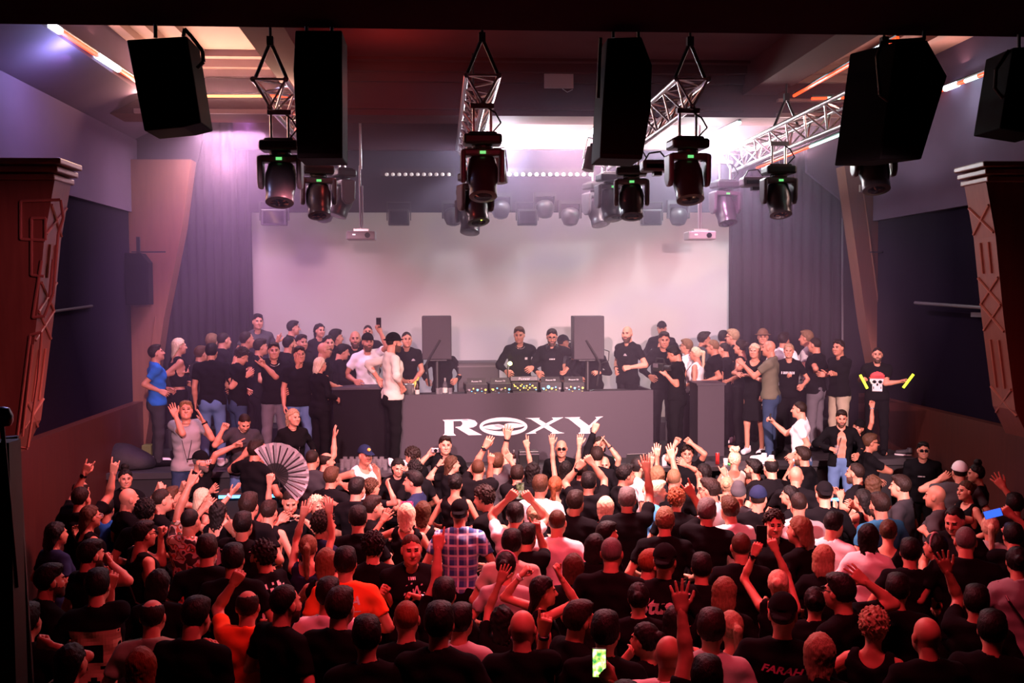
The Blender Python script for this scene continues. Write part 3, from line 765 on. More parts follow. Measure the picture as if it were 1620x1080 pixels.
def far_pilaster(pts, lab, ridge):
    p = px_poly(pts, 16.05); zb = 1.3 if False else p[-1].z
    c = sum(p, Vector()) / len(p)
    ro = empty('pilaster', (c.x, 16.05, 1.3), 0, lab, 'pillar', 'pilasters along the side walls')
    o = MB().prism(p, (0, .35, 0)).build('shaft', WOODL, ro); o.matrix_parent_inverse = Matrix.Translation(-ro.location)
    b = MB()
    for q, r_ in ridge: strip(b, q, r_, 16.04, .014)
    o = b.build('moulding', WOODL, ro); o.matrix_parent_inverse = Matrix.Translation(-ro.location)
far_pilaster([(181, 252), (302, 252), (288, 360), (259, 505), (224, 742), (181, 742)], 'far left red wood pilaster beside the stage opening behind the wall speaker', [((181, 640), (181, 300)), ((246, 500), (228, 640))])
far_pilaster([(1446, 262), (1446, 742), (1414, 742), (1372, 520), (1344, 320), (1336, 262)], 'far right red wood pilaster beside the stage opening with a small hanging speaker', [((1366, 300), (1389, 473)), ((1389, 473), (1424, 700)), ((1427, 475), (1428, 640))])

# wall details of the side bays
b = MB(); b.cyl((-4.72, 11.4, 3.52), (-4.72, 14.2, 3.62), .02); tag(b.build('handrail', BLACKM), 'thin dark rail on the navy panel behind left pilaster', 'rail')
b = MB(); b.cyl(at_x(1448, 479, 6.98), at_x(1590, 489, 6.98), .025); tag(b.build('handrail', GREYP), 'thin grey rail crossing the dark panel on the right wall', 'rail')
b = MB(); b.box(at_x(1555, 498, 7.10), (.06, .5, .06)); tag(b.build('wall_bracket', GREYP), 'small grey bracket under the rail on the dark right panel', 'bracket')

# ------------------------------------------------------------------ stage cloth and screen
def curtain(x0, x1, Y, z0, z1, name, lab, grp=None, amp=.05, n=60):
    b = MB(); nx = n; vs = []
    for k in range(nx + 1):
        x = x0 + (x1 - x0) * k / nx; y = Y + amp * math.sin(k * 1.15) + amp * .4 * math.sin(k * 2.9)
        vs += [(x, y, z0), (x, y, z1)]
    b.add(vs, [(2 * k, 2 * k + 2, 2 * k + 3, 2 * k + 1) for k in range(nx)])
    o = b.build(name, DRAPE, smooth=True); s = o.modifiers.new('t', 'SOLIDIFY'); s.thickness = .02
    return tag(o, lab, 'curtain', grp)
curtain(-4.55, -3.05, 17.0, 1.62, 7.05, 'stage_curtain', 'tall black stage curtain left of the projection screen', 'black stage curtains')
curtain(4.98, 6.9, 17.0, 1.62, 7.05, 'stage_curtain', 'tall black stage curtain right of the projection screen', 'black stage curtains')
tag(MB().cyl(at_y(1333, 345, 16.8), at_y(1333, 640, 16.8), .018).build('curtain_pole', GREYP), 'thin upright pole in front of the right stage curtain', 'pole')
sc_m = bpy.data.materials.new('projection'); sc_m.use_nodes = True; nt = sc_m.node_tree; bs = nt.nodes['Principled BSDF']; bs.inputs['Roughness'].default_value = .8; bs.inputs['Base Color'].default_value = (.30, .26, .28, 1)
N, Lk = nt.nodes.new, nt.links.new
tc = N('ShaderNodeTexCoord'); mp = N('ShaderNodeMapping'); mp.inputs['Scale'].default_value = (.35, 1, .55); nz = N('ShaderNodeTexNoise'); nz.inputs['Scale'].default_value = 1.1; nz.inputs['Detail'].default_value = 2
Lk(tc.outputs['Object'], mp.inputs['Vector']); Lk(mp.outputs['Vector'], nz.inputs['Vector'])
cr = N('ShaderNodeValToRGB'); e = cr.color_ramp.elements
e[0].position = .28; e[0].color = (.44, .20, .26, 1); e[1].position = .72; e[1].color = (.66, .56, .64, 1)
for p_, c_ in ((.42, (.58, .33, .31, 1)), (.52, (.62, .46, .45, 1)), (.60, (.52, .40, .50, 1))):
    q = e.new(p_); q.color = c_
Lk(nz.outputs['Fac'], cr.inputs[0])
# the screen itself emits the projector's light, stronger to the middle right
sp = N('ShaderNodeSeparateXYZ'); Lk(tc.outputs['Object'], sp.inputs[0])
mr = N('ShaderNodeMapRange'); mr.inputs['From Min'].default_value = -4.2; mr.inputs['From Max'].default_value = 1.2; mr.inputs['To Min'].default_value = .30; mr.inputs['To Max'].default_value = 1.0
Lk(sp.outputs['X'], mr.inputs['Value'])
Lk(cr.outputs[0], bs.inputs['Emission Color'])
ms = N('ShaderNodeMath'); ms.operation = 'MULTIPLY'; ms.inputs[1].default_value = SCREEN_E; Lk(mr.outputs[0], ms.inputs[0]); Lk(ms.outputs[0], bs.inputs['Emission Strength'])
a, c = at_y(402, 700, 17.3), at_y(1153, 326, 17.3)
ro = empty('projection_screen', ((a.x + c.x) / 2, 17.3, (a.z + c.z) / 2), 0, 'wide pale pink projection screen filling the back of the stage', 'screen')
W_, H_ = c.x - a.x, c.z - a.z
MB().box((0, 0, 0), (W_, .03, H_)).build('picture', sc_m, ro)
b = MB(); 
for dx in (-1, 1): b.box((dx * (W_ / 2 + .02), 0, 0), (.04, .06, H_))
b.build('border', BLACKM, ro)

# overhead border cloth with lights peeping below it
a, c = at_y(395, 336, 16.75), at_y(1160, 245, 16.75)
tag(MB().span((a.x, 16.72, a.z), (c.x, 16.78, c.z + .5)).build('border_cloth', DRAPE), 'long black border cloth hanging across the top of the screen', 'curtain')
def flood_mesh():
    b = MB(); b.box((0, 0, 0), (.34, .16, .24)); b.cyl((-.19, 0, .05), (.19, 0, .05), .015); b.box((-.19, 0, .14), (.015, .05, .2)); b.box((.19, 0, .14), (.015, .05, .2)); return b
fl0 = None
for i, (x, w_) in enumerate(((434, 1.2), (631, 1.0), (834, .95), (1030, 1.0))):
    q = at_y(x, 344, 16.6)
    if fl0 is None:
        ro = empty('flood_light', q, 0, '', 'stage light', 'lamps below the border cloth'); b = MB(); b.box((0, 0, 0), (.34, .16, .26)); b.build('housing', BLACKM, ro, bevel=.015); MB().box((0, -.085, 0), (.27, .01, .19)).build('glass', GLOSSB, ro)
        b = MB(); b.box((-.19, 0, .1), (.015, .05, .3)); b.box((.19, 0, .1), (.015, .05, .3)); b.box((0, 0, .25), (.4, .05, .015)); b.build('yoke', BLACKM, ro); fl0 = ro
    else: ro = dup(fl0, q)
    ro['label'] = ('boxy black flood light at the far left end of the border cloth', 'boxy black flood light below the border cloth, right of the left projector', 'boxy flood light hanging below the middle of the border cloth', 'boxy flood light hanging below the border cloth, left of the right projector')[i]
    ro.scale = (w_, 1, 1)
wash0 = None
for i, (x, yb) in enumerate(((717, 357), (792, 346), (862, 345), (902, 357), (1073, 357), (513, 352))):
    q = at_y(x, yb - 14, 16.6)
    if wash0 is None:
        ro = empty('wash_light', q, 0, '', 'stage light', 'lamps below the border cloth'); MB().lathe([(.04, -.15), (.11, -.12), (.15, -.03), (.155, .06), (.12, .12), (.05, .15)], 18).build('head', BLACKM, ro, smooth=True)
        MB().lathe([(.09, -.135), (.10, -.128)], 18).build('lens', GLOSSB, ro); b = MB(); b.box((-.17, 0, .1), (.03, .1, .25)); b.box((.17, 0, .1), (.03, .1, .25)); b.box((0, 0, .24), (.37, .1, .06)); b.build('yoke', BLACKM, ro); wash0 = ro
    else: ro = dup(wash0, q)
    ro['label'] = ('round wash light below the border cloth just left of the centre truss', 'round wash light below the border cloth right of the centre truss', 'small round wash light beside the middle flood light', 'round wash light below the border cloth left of the pale moving heads', 'round wash light below the border cloth beside the right projector pole', 'round wash light below the border cloth left of the left projector')[i]

# row of small bulbs
for lab, xs, es in (('dim light batten with small round bulbs over the left of the screen', [612 + 9.8 * k for k in range(11)], .3), ('glowing light batten with small round bulbs over the right of the screen', [806 + 10.7 * k for k in range(13)], 2.2)):
    pts = [at_y(x, 276, 16.5) for x in xs]; m_ = (pts[0] + pts[-1]) / 2
    ro = empty('light_batten', m_, 0, lab, 'stage light', 'light battens')
    MB().box((0, .05, .04), (pts[-1].x - pts[0].x + .2, .08, .12)).build('housing', BLACKM, ro)
    bm_ = None
    for p_ in pts:
        if bm_ is None:
            o = MB().lathe([(.006, -.03), (.026, -.02), (.032, 0), (.026, .02), (.006, .03)], 10).build('bulb', mat('bulb%g' % es, (.8, .7, .7), .3, emit=(1, .85, .85), es=es, noise=0), ro, smooth=True); bm_ = o.data
        else: o = bpy.data.objects.new('bulb', bm_); COL.objects.link(o); o.parent = ro
        o.location = p_ - m_ + Vector((0, -.01, 0))

# ------------------------------------------------------------------ trusses
def truss(X, Y0, Y1, zt, lab):
    ro = empty('lighting_truss', (X, Y0, zt), 0, lab, 'truss', 'aluminium lighting trusses')
    w_, d_ = .17, .29; L_ = Y1 - Y0
    for dx, dz in ((-w_, 0), (w_, 0), (0, -d_)): MB().cyl((dx, 0, dz), (dx, L_, dz), .030, n=12).build('chord', ALU, ro, smooth=True)
    b = MB(); n = int(L_ / .33)
    for k in range(n):
        y0, y1 = L_ * k / n, L_ * (k + 1) / n
        if k % 2: y0, y1 = y1, y0
        b.cyl((-w_, y0, 0), (0, y1, -d_), .013, n=6); b.cyl((w_, y0, 0), (0, y1, -d_), .013, n=6); b.cyl((-w_, y0, 0), (w_, y1, 0), .013, n=6)
    for y in (0, L_):
        b.cyl((-w_, y, 0), (w_, y, 0), .013, n=6); b.cyl((-w_, y, 0), (0, y, -d_), .013, n=6); b.cyl((w_, y, 0), (0, y, -d_), .013, n=6)
    b.build('lattice', ALU, ro)
    for y in (.12, L_ * .55):
        b = MB(); b.cyl((-w_, y, .02), (0, y, .42), .02); b.cyl((w_, y, .02), (0, y, .42), .02); b.cyl((0, y, .40), (0, y, 6.98 - zt), .016); b.box((0, y, .42), (.07, .07, .10)); b.build('hanger', BLACKM, ro)
    return ro
truss(-1.75, 10.9, 16.2, 6.02, 'leftmost aluminium truss, ending beside the tall left centre speaker')
truss(.49, 10.75, 16.2, 6.05, 'aluminium truss over the middle of the stage, seen end on')
truss(2.72, 10.7, 16.2, 6.02, 'aluminium truss behind the tall black speaker right of centre')
truss(4.82, 10.6, 16.4, 6.02, 'long aluminium truss on the right running back from the slanted speaker')

# ------------------------------------------------------------------ moving head lamps
GREEN = mat('green_display', (.02, .1, .03), .3, emit=(.2, .9, .25), es=.9, noise=0)
def moving_head():
    ro = empty('moving_head', (0, 0, 0))
    b = MB(); b.box((0, 0, -.06), (.36, .26, .10)); b.box((0, 0, -.01), (.28, .20, .05)); b.cyl((0, 0, -.16), (0, 0, -.10), .10, n=18); b.build('base', BLACKM, ro, bevel=.03)
    b = MB(); b.cyl((-.08, 0, .0), (-.08, 0, .27), .014); b.cyl((.08, 0, 0), (.08, 0, .27), .014); b.box((0, 0, .27), (.22, .06, .05)); b.build('clamp', ALU, ro)
    y = MB(); y.box((0, 0, -.185), (.37, .17, .07))
    for sx in (-1, 1): y.prism([(sx * .155, -.10, -.16), (sx * .155, .10, -.16), (sx * .155, .09, -.42), (sx * .155, .03, -.48), (sx * .155, -.05, -.48), (sx * .155, -.09, -.42)], (sx * .05, 0, 0))
    y.build('yoke', GREYP, ro, bevel=.02)
    hd = bpy.data.objects.new('head', None)
    M_ = Matrix.Translation((0, 0, -.40)) @ Matrix.Rotation(R(-22), 4, 'X')
    h = MB(); h.lathe([(.06, .19), (.125, .16), (.145, .06), (.142, -.06), (.125, -.16), (.130, -.17), (.130, -.235), (.112, -.24)], 22, M_)
    h.build('head', mat('head_shell', (.035, .032, .04), .3, noise=.08), ro, smooth=True)
    MB().lathe([(.02, -.245), (.108, -.238), (.108, -.225)], 22, M_).build('lens', mat('dark_lens', (.02, .02, .03), .06, noise=0), ro, smooth=True)
    MB().box((0, -.092, -.19), (.055, .006, .028)).build('display', GREEN, ro)
    MB().tube([Vector((.10, -.03, .02)), Vector((.17, -.06, .10)), Vector((.12, -.04, .20)), Vector((.03, 0, .27))], .008, 6).build('cable', BLACKM, ro)
    return ro
mh0 = None
for i, (x, yb, Y, rz_, lab) in enumerate((
        (443, 222, 11.0, 0, 'moving head lamp under the leftmost truss, left of the tall speaker'), (503, 262, 13.6, 12, 'moving head lamp hanging below the tall left centre speaker'), (541, 268, 14.9, -60, 'dark moving head turned sideways beside the left projector pole'),
        (763, 212, 10.8, 0, 'nearest moving head lamp under the centre truss with lit green display'), (752, 272, 13.4, 20, 'second moving head under the centre truss, behind the nearest one'), (745, 298, 15.4, -15, 'rearmost moving head under the centre truss, low and pale'),
        (1088, 219, 10.8, 4, 'large dark moving head right of the tall right centre speaker'), (999, 264, 13.4, -8, 'dark moving head below the tall right centre speaker'), (967, 274, 14.8, 10, 'brownish pale moving head between two others below the right centre speaker'), (945, 289, 16.0, 25, 'palest moving head at the rear end of the right centre truss'),
        (1383, 205, 10.9, -6, 'moving head lamp partly behind the slanted right speaker'), (1232, 262, 13.4, 0, 'moving head lamp under the long right truss, below its middle'), (1147, 286, 15.6, 12, 'pale moving head at the rear end of the right truss, right of the projector pole'))):
    q = at_y(x, yb, Y)
    if mh0 is None: mh0 = moving_head(); ro = mh0; tag(ro, lab, 'stage light', 'moving head lamps on the trusses'); ro.location = q
    else: ro = dup(mh0, q, (0, 0, 0), lab)
    ro.rotation_euler = (0, 0, R(rz_)); ro.scale = (1.14, 1.14, 1.08)
pc0 = None
for x, y, Y, tilt, lab in ((934, 250, 14.0, 14, 'small can light on the right centre truss left of the tall speaker'), (790, 268, 13.0, -6, 'small can light beside the nearest centre moving head')):
    q = at_y(x, y, Y)
    if pc0 is None:
        ro = pc0 = empty('can_light', q, 0, lab, 'stage light', 'small can lights'); MB().cyl((0, 0, .14), (0, -.03, -.18), .085, n=18).build('can', mat('can_grey', (.22, .19, .2), .4, noise=.1), ro, smooth=True)
        MB().cyl((0, 0, .14), (0, 0, .20), .05).build('socket', BLACKM, ro); b = MB(); b.box((-.1, 0, .12), (.012, .03, .3)); b.box((.1, 0, .12), (.012, .03, .3)); b.box((0, 0, .27), (.21, .03, .012)); b.build('yoke', ALU, ro)
    else: ro = dup(pc0, q, None, lab)
    ro.rotation_euler = (0, R(tilt), 0)
fb0 = None
for x, y, Y, lab in ((1037, 263, 12.4, 'flat grey strobe unit between two dark moving heads right of centre'), (1192, 288, 14.2, 'flat pale strobe unit on the right truss between moving heads')):
    q = at_y(x, y, Y)
    if fb0 is None:
        ro = fb0 = empty('strobe_light', q, 0, lab, 'stage light', 'strobe units'); MB().box((0, 0, 0), (.36, .24, .14)).build('housing', GREYP, ro, bevel=.03); MB().box((0, -.123, -.01), (.27, .006, .05)).build('slot', GLOSSB, ro)
        b = MB(); b.tube([Vector((-.14, 0, .06)), Vector((-.08, 0, .16)), Vector((.06, 0, .18)), Vector((.15, 0, .07))], .010, 6); b.build('cable', BLACKM, ro); MB().box((.02, 0, -.09), (.1, .12, .05)).build('clamp', BLACKM, ro)
    else: ro = dup(fb0, q, None, lab)

# ------------------------------------------------------------------ hanging speakers
def hung_speaker(front, Y, depth, lab, rods, skew=(0, 0)):
    p = px_poly(front, Y); c = sum(p, Vector()) / len(p)
    ro = empty('hanging_speaker', c, 0, lab, 'speaker', 'black speakers hung from the balcony ceiling')
    MB().prism([q - c for q in p], (skew[0], depth, skew[1])).build('cabinet', BLACKS, ro, bevel=.012)
    cc = [(q - c) * .93 + Vector((0, -.006, 0)) for q in p]; MB().prism(cc, (0, .004, 0)).build('grille', mat('grille_black', (.004, .003, .004), .9, noise=.3, nscale=120, spec=.03), ro)
    for pts in rods: MB().tube([at_y(x, y, Y + dy) - c for x, y, dy in pts], .018, 8).build('bracket', BLACKM, ro)
    return ro
hung_speaker([(200, 63), (296, 57), (318, 194), (290, 201), (228, 207)], 9.55, .5, 'tilted black speaker hanging at upper left below the light strip', [[(246, 60, .2), (246, 38, .2)], [(290, 58, .1), (292, 46, .1), (303, 58, .1), (320, 80, .1), (322, 98, .1), (312, 108, .1)]])
hung_speaker([(467, 48), (541, 48), (542, 250), (470, 250), (464, 110)], 9.6, .55, 'tall black speaker hanging left of centre beside the leftmost truss', [[(485, 50, .25), (485, 25, .25)], [(525, 50, .25), (525, 25, .25)]])
hung_speaker([(961, 60), (1015, 58), (1032, 103), (1030, 170), (1016, 252), (949, 250), (953, 170), (958, 100)], 9.6, .55, 'tall black speaker hanging right of centre between truss and plate', [[(950, 60, .1), (948, 100, .1), (946, 155, .1)], [(970, 60, .3), (970, 30, .3)], [(1010, 60, .3), (1010, 30, .3)]])
hung_speaker([(1418, 66), (1467, 63), (1499, 120), (1458, 252), (1392, 252), (1404, 165)], 9.5, .5, 'slanted angular black speaker hanging at upper right', [[(1396, 66, 0), (1387, 90, 0), (1392, 150, 0), (1405, 160, 0)], [(1396, 66, 0), (1462, 62, 0), (1462, 50, .2)]], (-.25, 0))
hung_speaker([(1603, 75), (1660, 72), (1652, 214), (1582, 203)], 9.6, .5, 'black speaker cut by the right edge of the picture', [[(1612, 76, .2), (1612, 40, .2)], [(1596, 80, .05), (1576, 110, .05), (1574, 140, .05), (1586, 155, .05)]])
def wall_speaker(x0, x1, y0, y1, Y, lab, flip):
    a, c = at_y(x0, y1, Y), at_y(x1, y0, Y); m_ = (a + c) / 2
    ro = empty('wall_speaker', m_, 0, lab, 'speaker', 'small speakers on the far pilasters')
    w_, h_ = c.x - a.x, c.z - a.z
    MB().prism([(-w_ / 2, 0, -h_ / 2), (w_ / 2, 0, -h_ / 2), (w_ / 2, 0, h_ * .32), (w_ * .2, 0, h_ / 2), (-w_ / 2, 0, h_ / 2)], (0, .25, 0)).build('cabinet', BLACKS, ro, bevel=.01)
    MB().box((0, -.004, -h_ * .1), (w_ * .85, .006, h_ * .75)).build('grille', mat('grille_black', (.006, .005, .006), .8), ro)
    b = MB(); b.box((0, .12, h_ / 2 + .12), (.05, .05, .26)); b.box((-.15 * flip, .12, h_ / 2 + .02), (.5, .04, .02)); b.build('bracket', BLACKM, ro)
wall_speaker(199, 234, 400, 482, 15.75, 'small dark speaker fixed on the far left pilaster', -1)
wall_speaker(1405, 1434, 400, 472, 15.75, 'small dark speaker fixed on the far right pilaster', 1)
# plate on the beam, little detector lights, projectors
q = at_y(884, 128, 14.5)
ro = empty('ceiling_plate', q, 0, 'blank pale rectangular plate on the dark beam above the stage', 'plate'); MB().box((0, .0, 0), (.42, .03, .21)).build('panel', mat('plate_white', (.46, .38, .40), .5, noise=.05), ro, bevel=.008); MB().tube([Vector((.05, 0, -.11)), Vector((.12, -.01, -.16)), Vector((.2, 0, -.12))], .005, 6).build('cable', ALU, ro)
pr0 = None
for x, lab in ((572, 'small ceiling projector hanging on a pole left of the DJ booth'), (1107, 'small pale ceiling projector hanging on a pole right of the DJ booth')):
    q = at_y(x, 373, 15.4)
    if pr0 is None:
        ro = pr0 = empty('ceiling_projector', q, 0, lab, 'projector', 'ceiling projectors'); MB().box((0, 0, 0), (.43, .34, .13)).build('body', mat('projector_shell', (.30, .27, .28), .4, noise=.05), ro, bevel=.02)
        MB().cyl((.1, -.19, 0), (.1, -.16, 0), .04, n=16).build('lens', GLOSSB, ro); b = MB(); b.cyl((-.015, 0, .1), (-.015, 0, 1.05), .016); b.cyl((.02, 0, .1), (.02, 0, .75), .012); b.cyl((0, 0, 1.0), (0, 0, 2.26), .02); b.build('pole', ALU, ro); MB().box((0, 0, .085), (.22, .16, .035)).build('mount_plate', ALU, ro)
        MB().box((-.1, -.172, .01), (.045, .006, .02)).build('indicator', mat('indicator', (.7, .7, .75), .3, emit=(1, .9, 1), es=.8, noise=0), ro)
    else: ro = dup(pr0, q, None, lab)
q = at_y(1372, 298, 15.95)
ro = empty('alarm_box', q, 0, 'small clear alarm box with an amber light on the right pilaster', 'alarm box'); MB().box((0, 0, 0), (.26, .06, .12)).build('case', mat('alarm_case', (.35, .28, .26), .3, noise=.05), ro, bevel=.01); MB().lathe([(.02, -.01), (.03, .0), (.02, .01)], 10, Matrix.Translation((.09, -.04, -.01))).build('lamp', mat('amber', (.8, .4, .05), .3, emit=(1, .55, .1), es=1.5, noise=0), ro)

# ------------------------------------------------------------------ LED strips
def led(pts, lab, segs, r=.028):
    """segs: (from, to, colour) along the strip"""
    a, c = Vector(pts[0]), Vector(pts[1]); ro = empty('led_strip', a, 0, lab, 'light strip', 'LED strips around the ceiling coves'); d = c - a
    MB().cyl(Vector((0, 0, .035)), d + Vector((0, 0, .035)), r * .9, n=8).build('rail', BLACKM, ro)
    for s0, s1, k in segs: MB().cyl(d * s0, d * s1, r * (1.5 if k == 'white' else 1), n=10).build('lamp_segment', LEDM[k], ro)
LEDM = dict(orange=mat('led_orange', (.06, .02, .01), .4, emit=(1, .06, .012), es=LED_E, noise=0), white=mat('led_white', (.9, .9, .95), .4, emit=(.75, .85, 1), es=LED_E * 2.2, noise=0), red=mat('led_red', (.08, .01, .01), .4, emit=(1, .03, .03), es=LED_E * .6, noise=0),
            cream=mat('led_cream', (.1, .06, .04), .4, emit=(1, .40, .13), es=LED_E * .9, noise=0), mint=mat('led_mint', (.7, .9, .8), .4, emit=(.55, 1, .85), es=LED_E * 1.6, noise=0))
A0, A1 = at_z(78, 38, 6.6), at_z(252, 152, 6.6)
led((A0, A1), 'orange and white LED strip along the left cove by the tilted speaker', [(0, .07, 'white'), (.07, .36, 'orange'), (.36, .55, 'white'), (.55, .92, 'orange'), (.92, 1, 'red')])
B0, B1 = at_y(262, 152, 14.42), at_y(533, 152, 14.42)
led((B0, B1), 'cream LED strip on the beam behind the leftmost truss', [(0, .6, 'cream'), (.6, 1, 'orange')], .02)
C0 = at_x(1592, 104, 6.98); C1 = at_x(1490, 142, 6.98); C1 = C0 + (C1 - C0) * 1.25
led((C0, C1), 'orange and white LED strip along the right cove by the edge speaker', [(0, .12, 'mint'), (.12, .32, 'orange'), (.32, .48, 'mint'), (.48, .58, 'orange'), (.58, .75, 'white'), (.75, 1, 'orange')])
D0 = at_z(1420, 60, 6.58); D1 = Vector((D0.x, 14.4, 6.58))
led((D0, D1), 'LED strip along the right ceiling beam behind the slanted speaker', [(0, .07, 'orange'), (.07, .18, 'white'), (.18, .4, 'red'), (.4, 1, 'orange')], .022)
E0, E1 = at_y(1284, 156, 14.42), at_y(1366, 154, 14.42)
led((E0, E1), 'short LED strip on the beam behind the long right truss', [(0, .3, 'orange'), (.3, .55, 'mint'), (.55, 1, 'orange')], .02)
F0, F1 = at_y(790, 233, 16.4), at_y(910, 233, 16.4)
led((F0, F1), 'cream LED strip across the coffer above the DJs', [(0, .3, 'white'), (.3, 1, 'cream')], .022)
G1 = at_z(951, 196, F1.z); led((F1, G1), 'white LED strip running forward beside the tall right centre speaker', [(0, .5, 'cream'), (.5, 1, 'white')], .024)
H0, H1 = at_y(1030, 232, 16.4), at_y(1112, 221, 16.4)
led((H0, H1), 'red and cream LED strip behind the large dark moving head', [(0, .5, 'orange'), (.5, 1, 'cream')], .02)
I1 = at_z(1170, 194, H1.z); led((H1, I1), 'bright mint LED strip running forward above the right projector', [(0, .45, 'white'), (.45, 1, 'mint')], .028)
J0, J1 = at_z(1130, 262, 5.75), at_z(1382, 183, 5.75)
led((Vector((5.05, 15.8, 5.72)), Vector((5.05, 11.2, 5.72))), 'LED strip hung along the underside of the long right truss', [(0, .5, 'orange'), (.5, .8, 'mint'), (.8, 1, 'orange')], .016)
st(MB().span((.72, 16.35, F0.z - .03), (6, 16.5, F0.z + .5)).build('trim_11', PLASTER)); st(MB().span((-3.2, 16.35, F0.z - .05), (.72, 16.5, F0.z + .5)).build('trim_13', PLASTERD)); st(MB().span((.35, 15.3, F0.z), (.72, 16.35, 7.1)).build('trim_lightstop', PLASTERD)); st(MB().span((-3.2, 15.3, 6.95), (.35, 16.35, 7.08)).build('ceiling_coffer', PLASTERD))  # left half carries painted shade; dividing beam added to block the coffer light
# ------------------------------------------------------------------ DJ booth
BY = 14.75
bl, br_ = at_y(614, 625, BY), at_y(1037, 617, BY)
bc_ = (bl + br_) / 2; BW = (br_ - bl).length; BRZ = R(4.0)
zt = bc_.z
booth = empty('dj_booth', (bc_.x, bc_.y, 1.3), BRZ, 'wide dark DJ booth with large white four letter sign on the front', 'DJ booth')
BH = zt - 1.3
MB().box((0, .02, BH / 2), (BW, .04, BH)).build('front_panel', CHARC, booth)
b = MB(); b.box((-BW / 2 + .02, .46, BH / 2), (.04, .84, BH)); b.box((BW / 2 - .02, .46, BH / 2), (.04, .84, BH)); b.build('side_panel', CHARC, booth)
MB().box((0, .5, BH - .07), (BW - .09, .80, .03)).build('table_top', STAGEB, booth)
BM = Matrix.Translation((bc_.x, bc_.y, 1.3)) @ Matrix.Rotation(BRZ, 4, 'Z')
def booth_px(x, y, off=-.012):
    o = BM.inverted() @ CAM; d = BM.inverted().to_3x3() @ ray(x, y); t = (off - o.y) / d.y; return o + d * t
WHITE_SIGN = mat('white_lettering', (.80, .77, .79), .5, noise=.02)
def zpoly(pts): return [booth_px(690 + u / 5.786, 640 + v / 5.786) for u, v in pts]
letters = dict(
    R=[[(60, 140), (100, 138), (168, 136), (158, 150), (160, 262), (182, 282), (60, 284), (78, 264), (78, 156)], [(100, 138), (296, 132), (300, 146), (165, 151)], [(250, 133), (312, 134), (355, 145), (376, 168), (370, 190), (340, 206), (290, 213), (178, 212), (178, 203), (222, 200), (240, 182), (240, 163), (226, 149), (240, 140)], [(178, 206), (292, 211), (420, 277), (298, 279)]],
    X=[[(818, 123), (950, 121), (938, 130), (1125, 248), (1174, 260), (1052, 266), (1066, 256), (866, 132)], [(1060, 119), (1165, 116), (1138, 128), (905, 250), (918, 262), (815, 269), (848, 256), (1078, 134)]],
    Y=[[(1176, 117), (1318, 114), (1306, 124), (1408, 198), (1406, 250), (1430, 262), (1300, 264), (1322, 250), (1322, 214), (1214, 128)], [(1456, 112), (1530, 108), (1500, 122), (1410, 214), (1388, 206), (1472, 124)]])
for ch in 'RXY':
    b = MB()
    for poly in letters[ch]: b.prism(zpoly(poly), (0, .014, 0))
    b.build('letter', WHITE_SIGN, booth)
b = MB(); n = 40
def ellp(cx, cy, rx, ry, n=40): return [(cx + rx * math.cos(2 * math.pi * k / n), cy + ry * math.sin(2 * math.pi * k / n)) for k in range(n)]
o_, i_ = zpoly(ellp(616, 200, 219, 84)), zpoly(ellp(617, 198, 192, 46))
b.add(o_ + i_, [(k, (k + 1) % n, n + (k + 1) % n, n + k) for k in range(n)])
def swash(cx, cy, rx, ry, flip):
    pts = []
    for k in range(31):
        t = math.pi * 2 * k / 30; pts.append((cx + rx * math.cos(t), cy + ry * math.sin(t) * (.75 + .25 * math.cos(t) * flip)))
    return pts
b.prism(zpoly(swash(520, 205, 92, 30, 1)), (0, .012, 0)); b.prism(zpoly(swash(716, 191, 92, 30, -1)), (0, .012, 0))
b.prism(zpoly([(540, 180), (575, 178), (640, 196), (700, 218), (690, 222), (650, 220), (590, 212), (530, 196)]), (0, .012, 0))
o = b.build('letter', WHITE_SIGN, booth); sm_ = o.modifiers.new('t', 'SOLIDIFY'); sm_.thickness = .010

def on_booth(x, v, zoff=0.0):
    """point on the table: under picture column x, v metres behind the front panel"""
    p = booth_px(x, 610, v); return BM @ Vector((p.x, v, BH - .055 + zoff))
# ---- players and mixer
SCR = mat('player_screen', (.02, .05, .05), .2, emit=(.45, .8, .75), es=.9, noise=0)
TXT = mat('white_print', (.8, .78, .8), .5, emit=(.9, .8, .9), es=.25, noise=0)  # print carries a weak emission of its own
def text_obj(t, size, m, parent, loc, rot=(math.pi / 2, 0, 0), name='lettering', shear=0):
    vs, fs = text_shape(t, size, shear=shear); me = bpy.data.meshes.new(name); me.from_pydata([(x, y, 0) for x, y in vs], [], fs); me.materials.append(m); me.update()
    o = bpy.data.objects.new(name, me); COL.objects.link(o); o.parent = parent; o.location = loc; o.rotation_euler = rot; return o
dots = [mat('knob_yellow', (.7, .6, .1), .3, emit=(.9, .8, .15), es=1.0, noise=0), mat('knob_blue', (.1, .5, .8), .3, emit=(.25, .7, 1), es=1.3, noise=0), mat('knob_grey', (.30, .27, .29), .35, noise=0)]
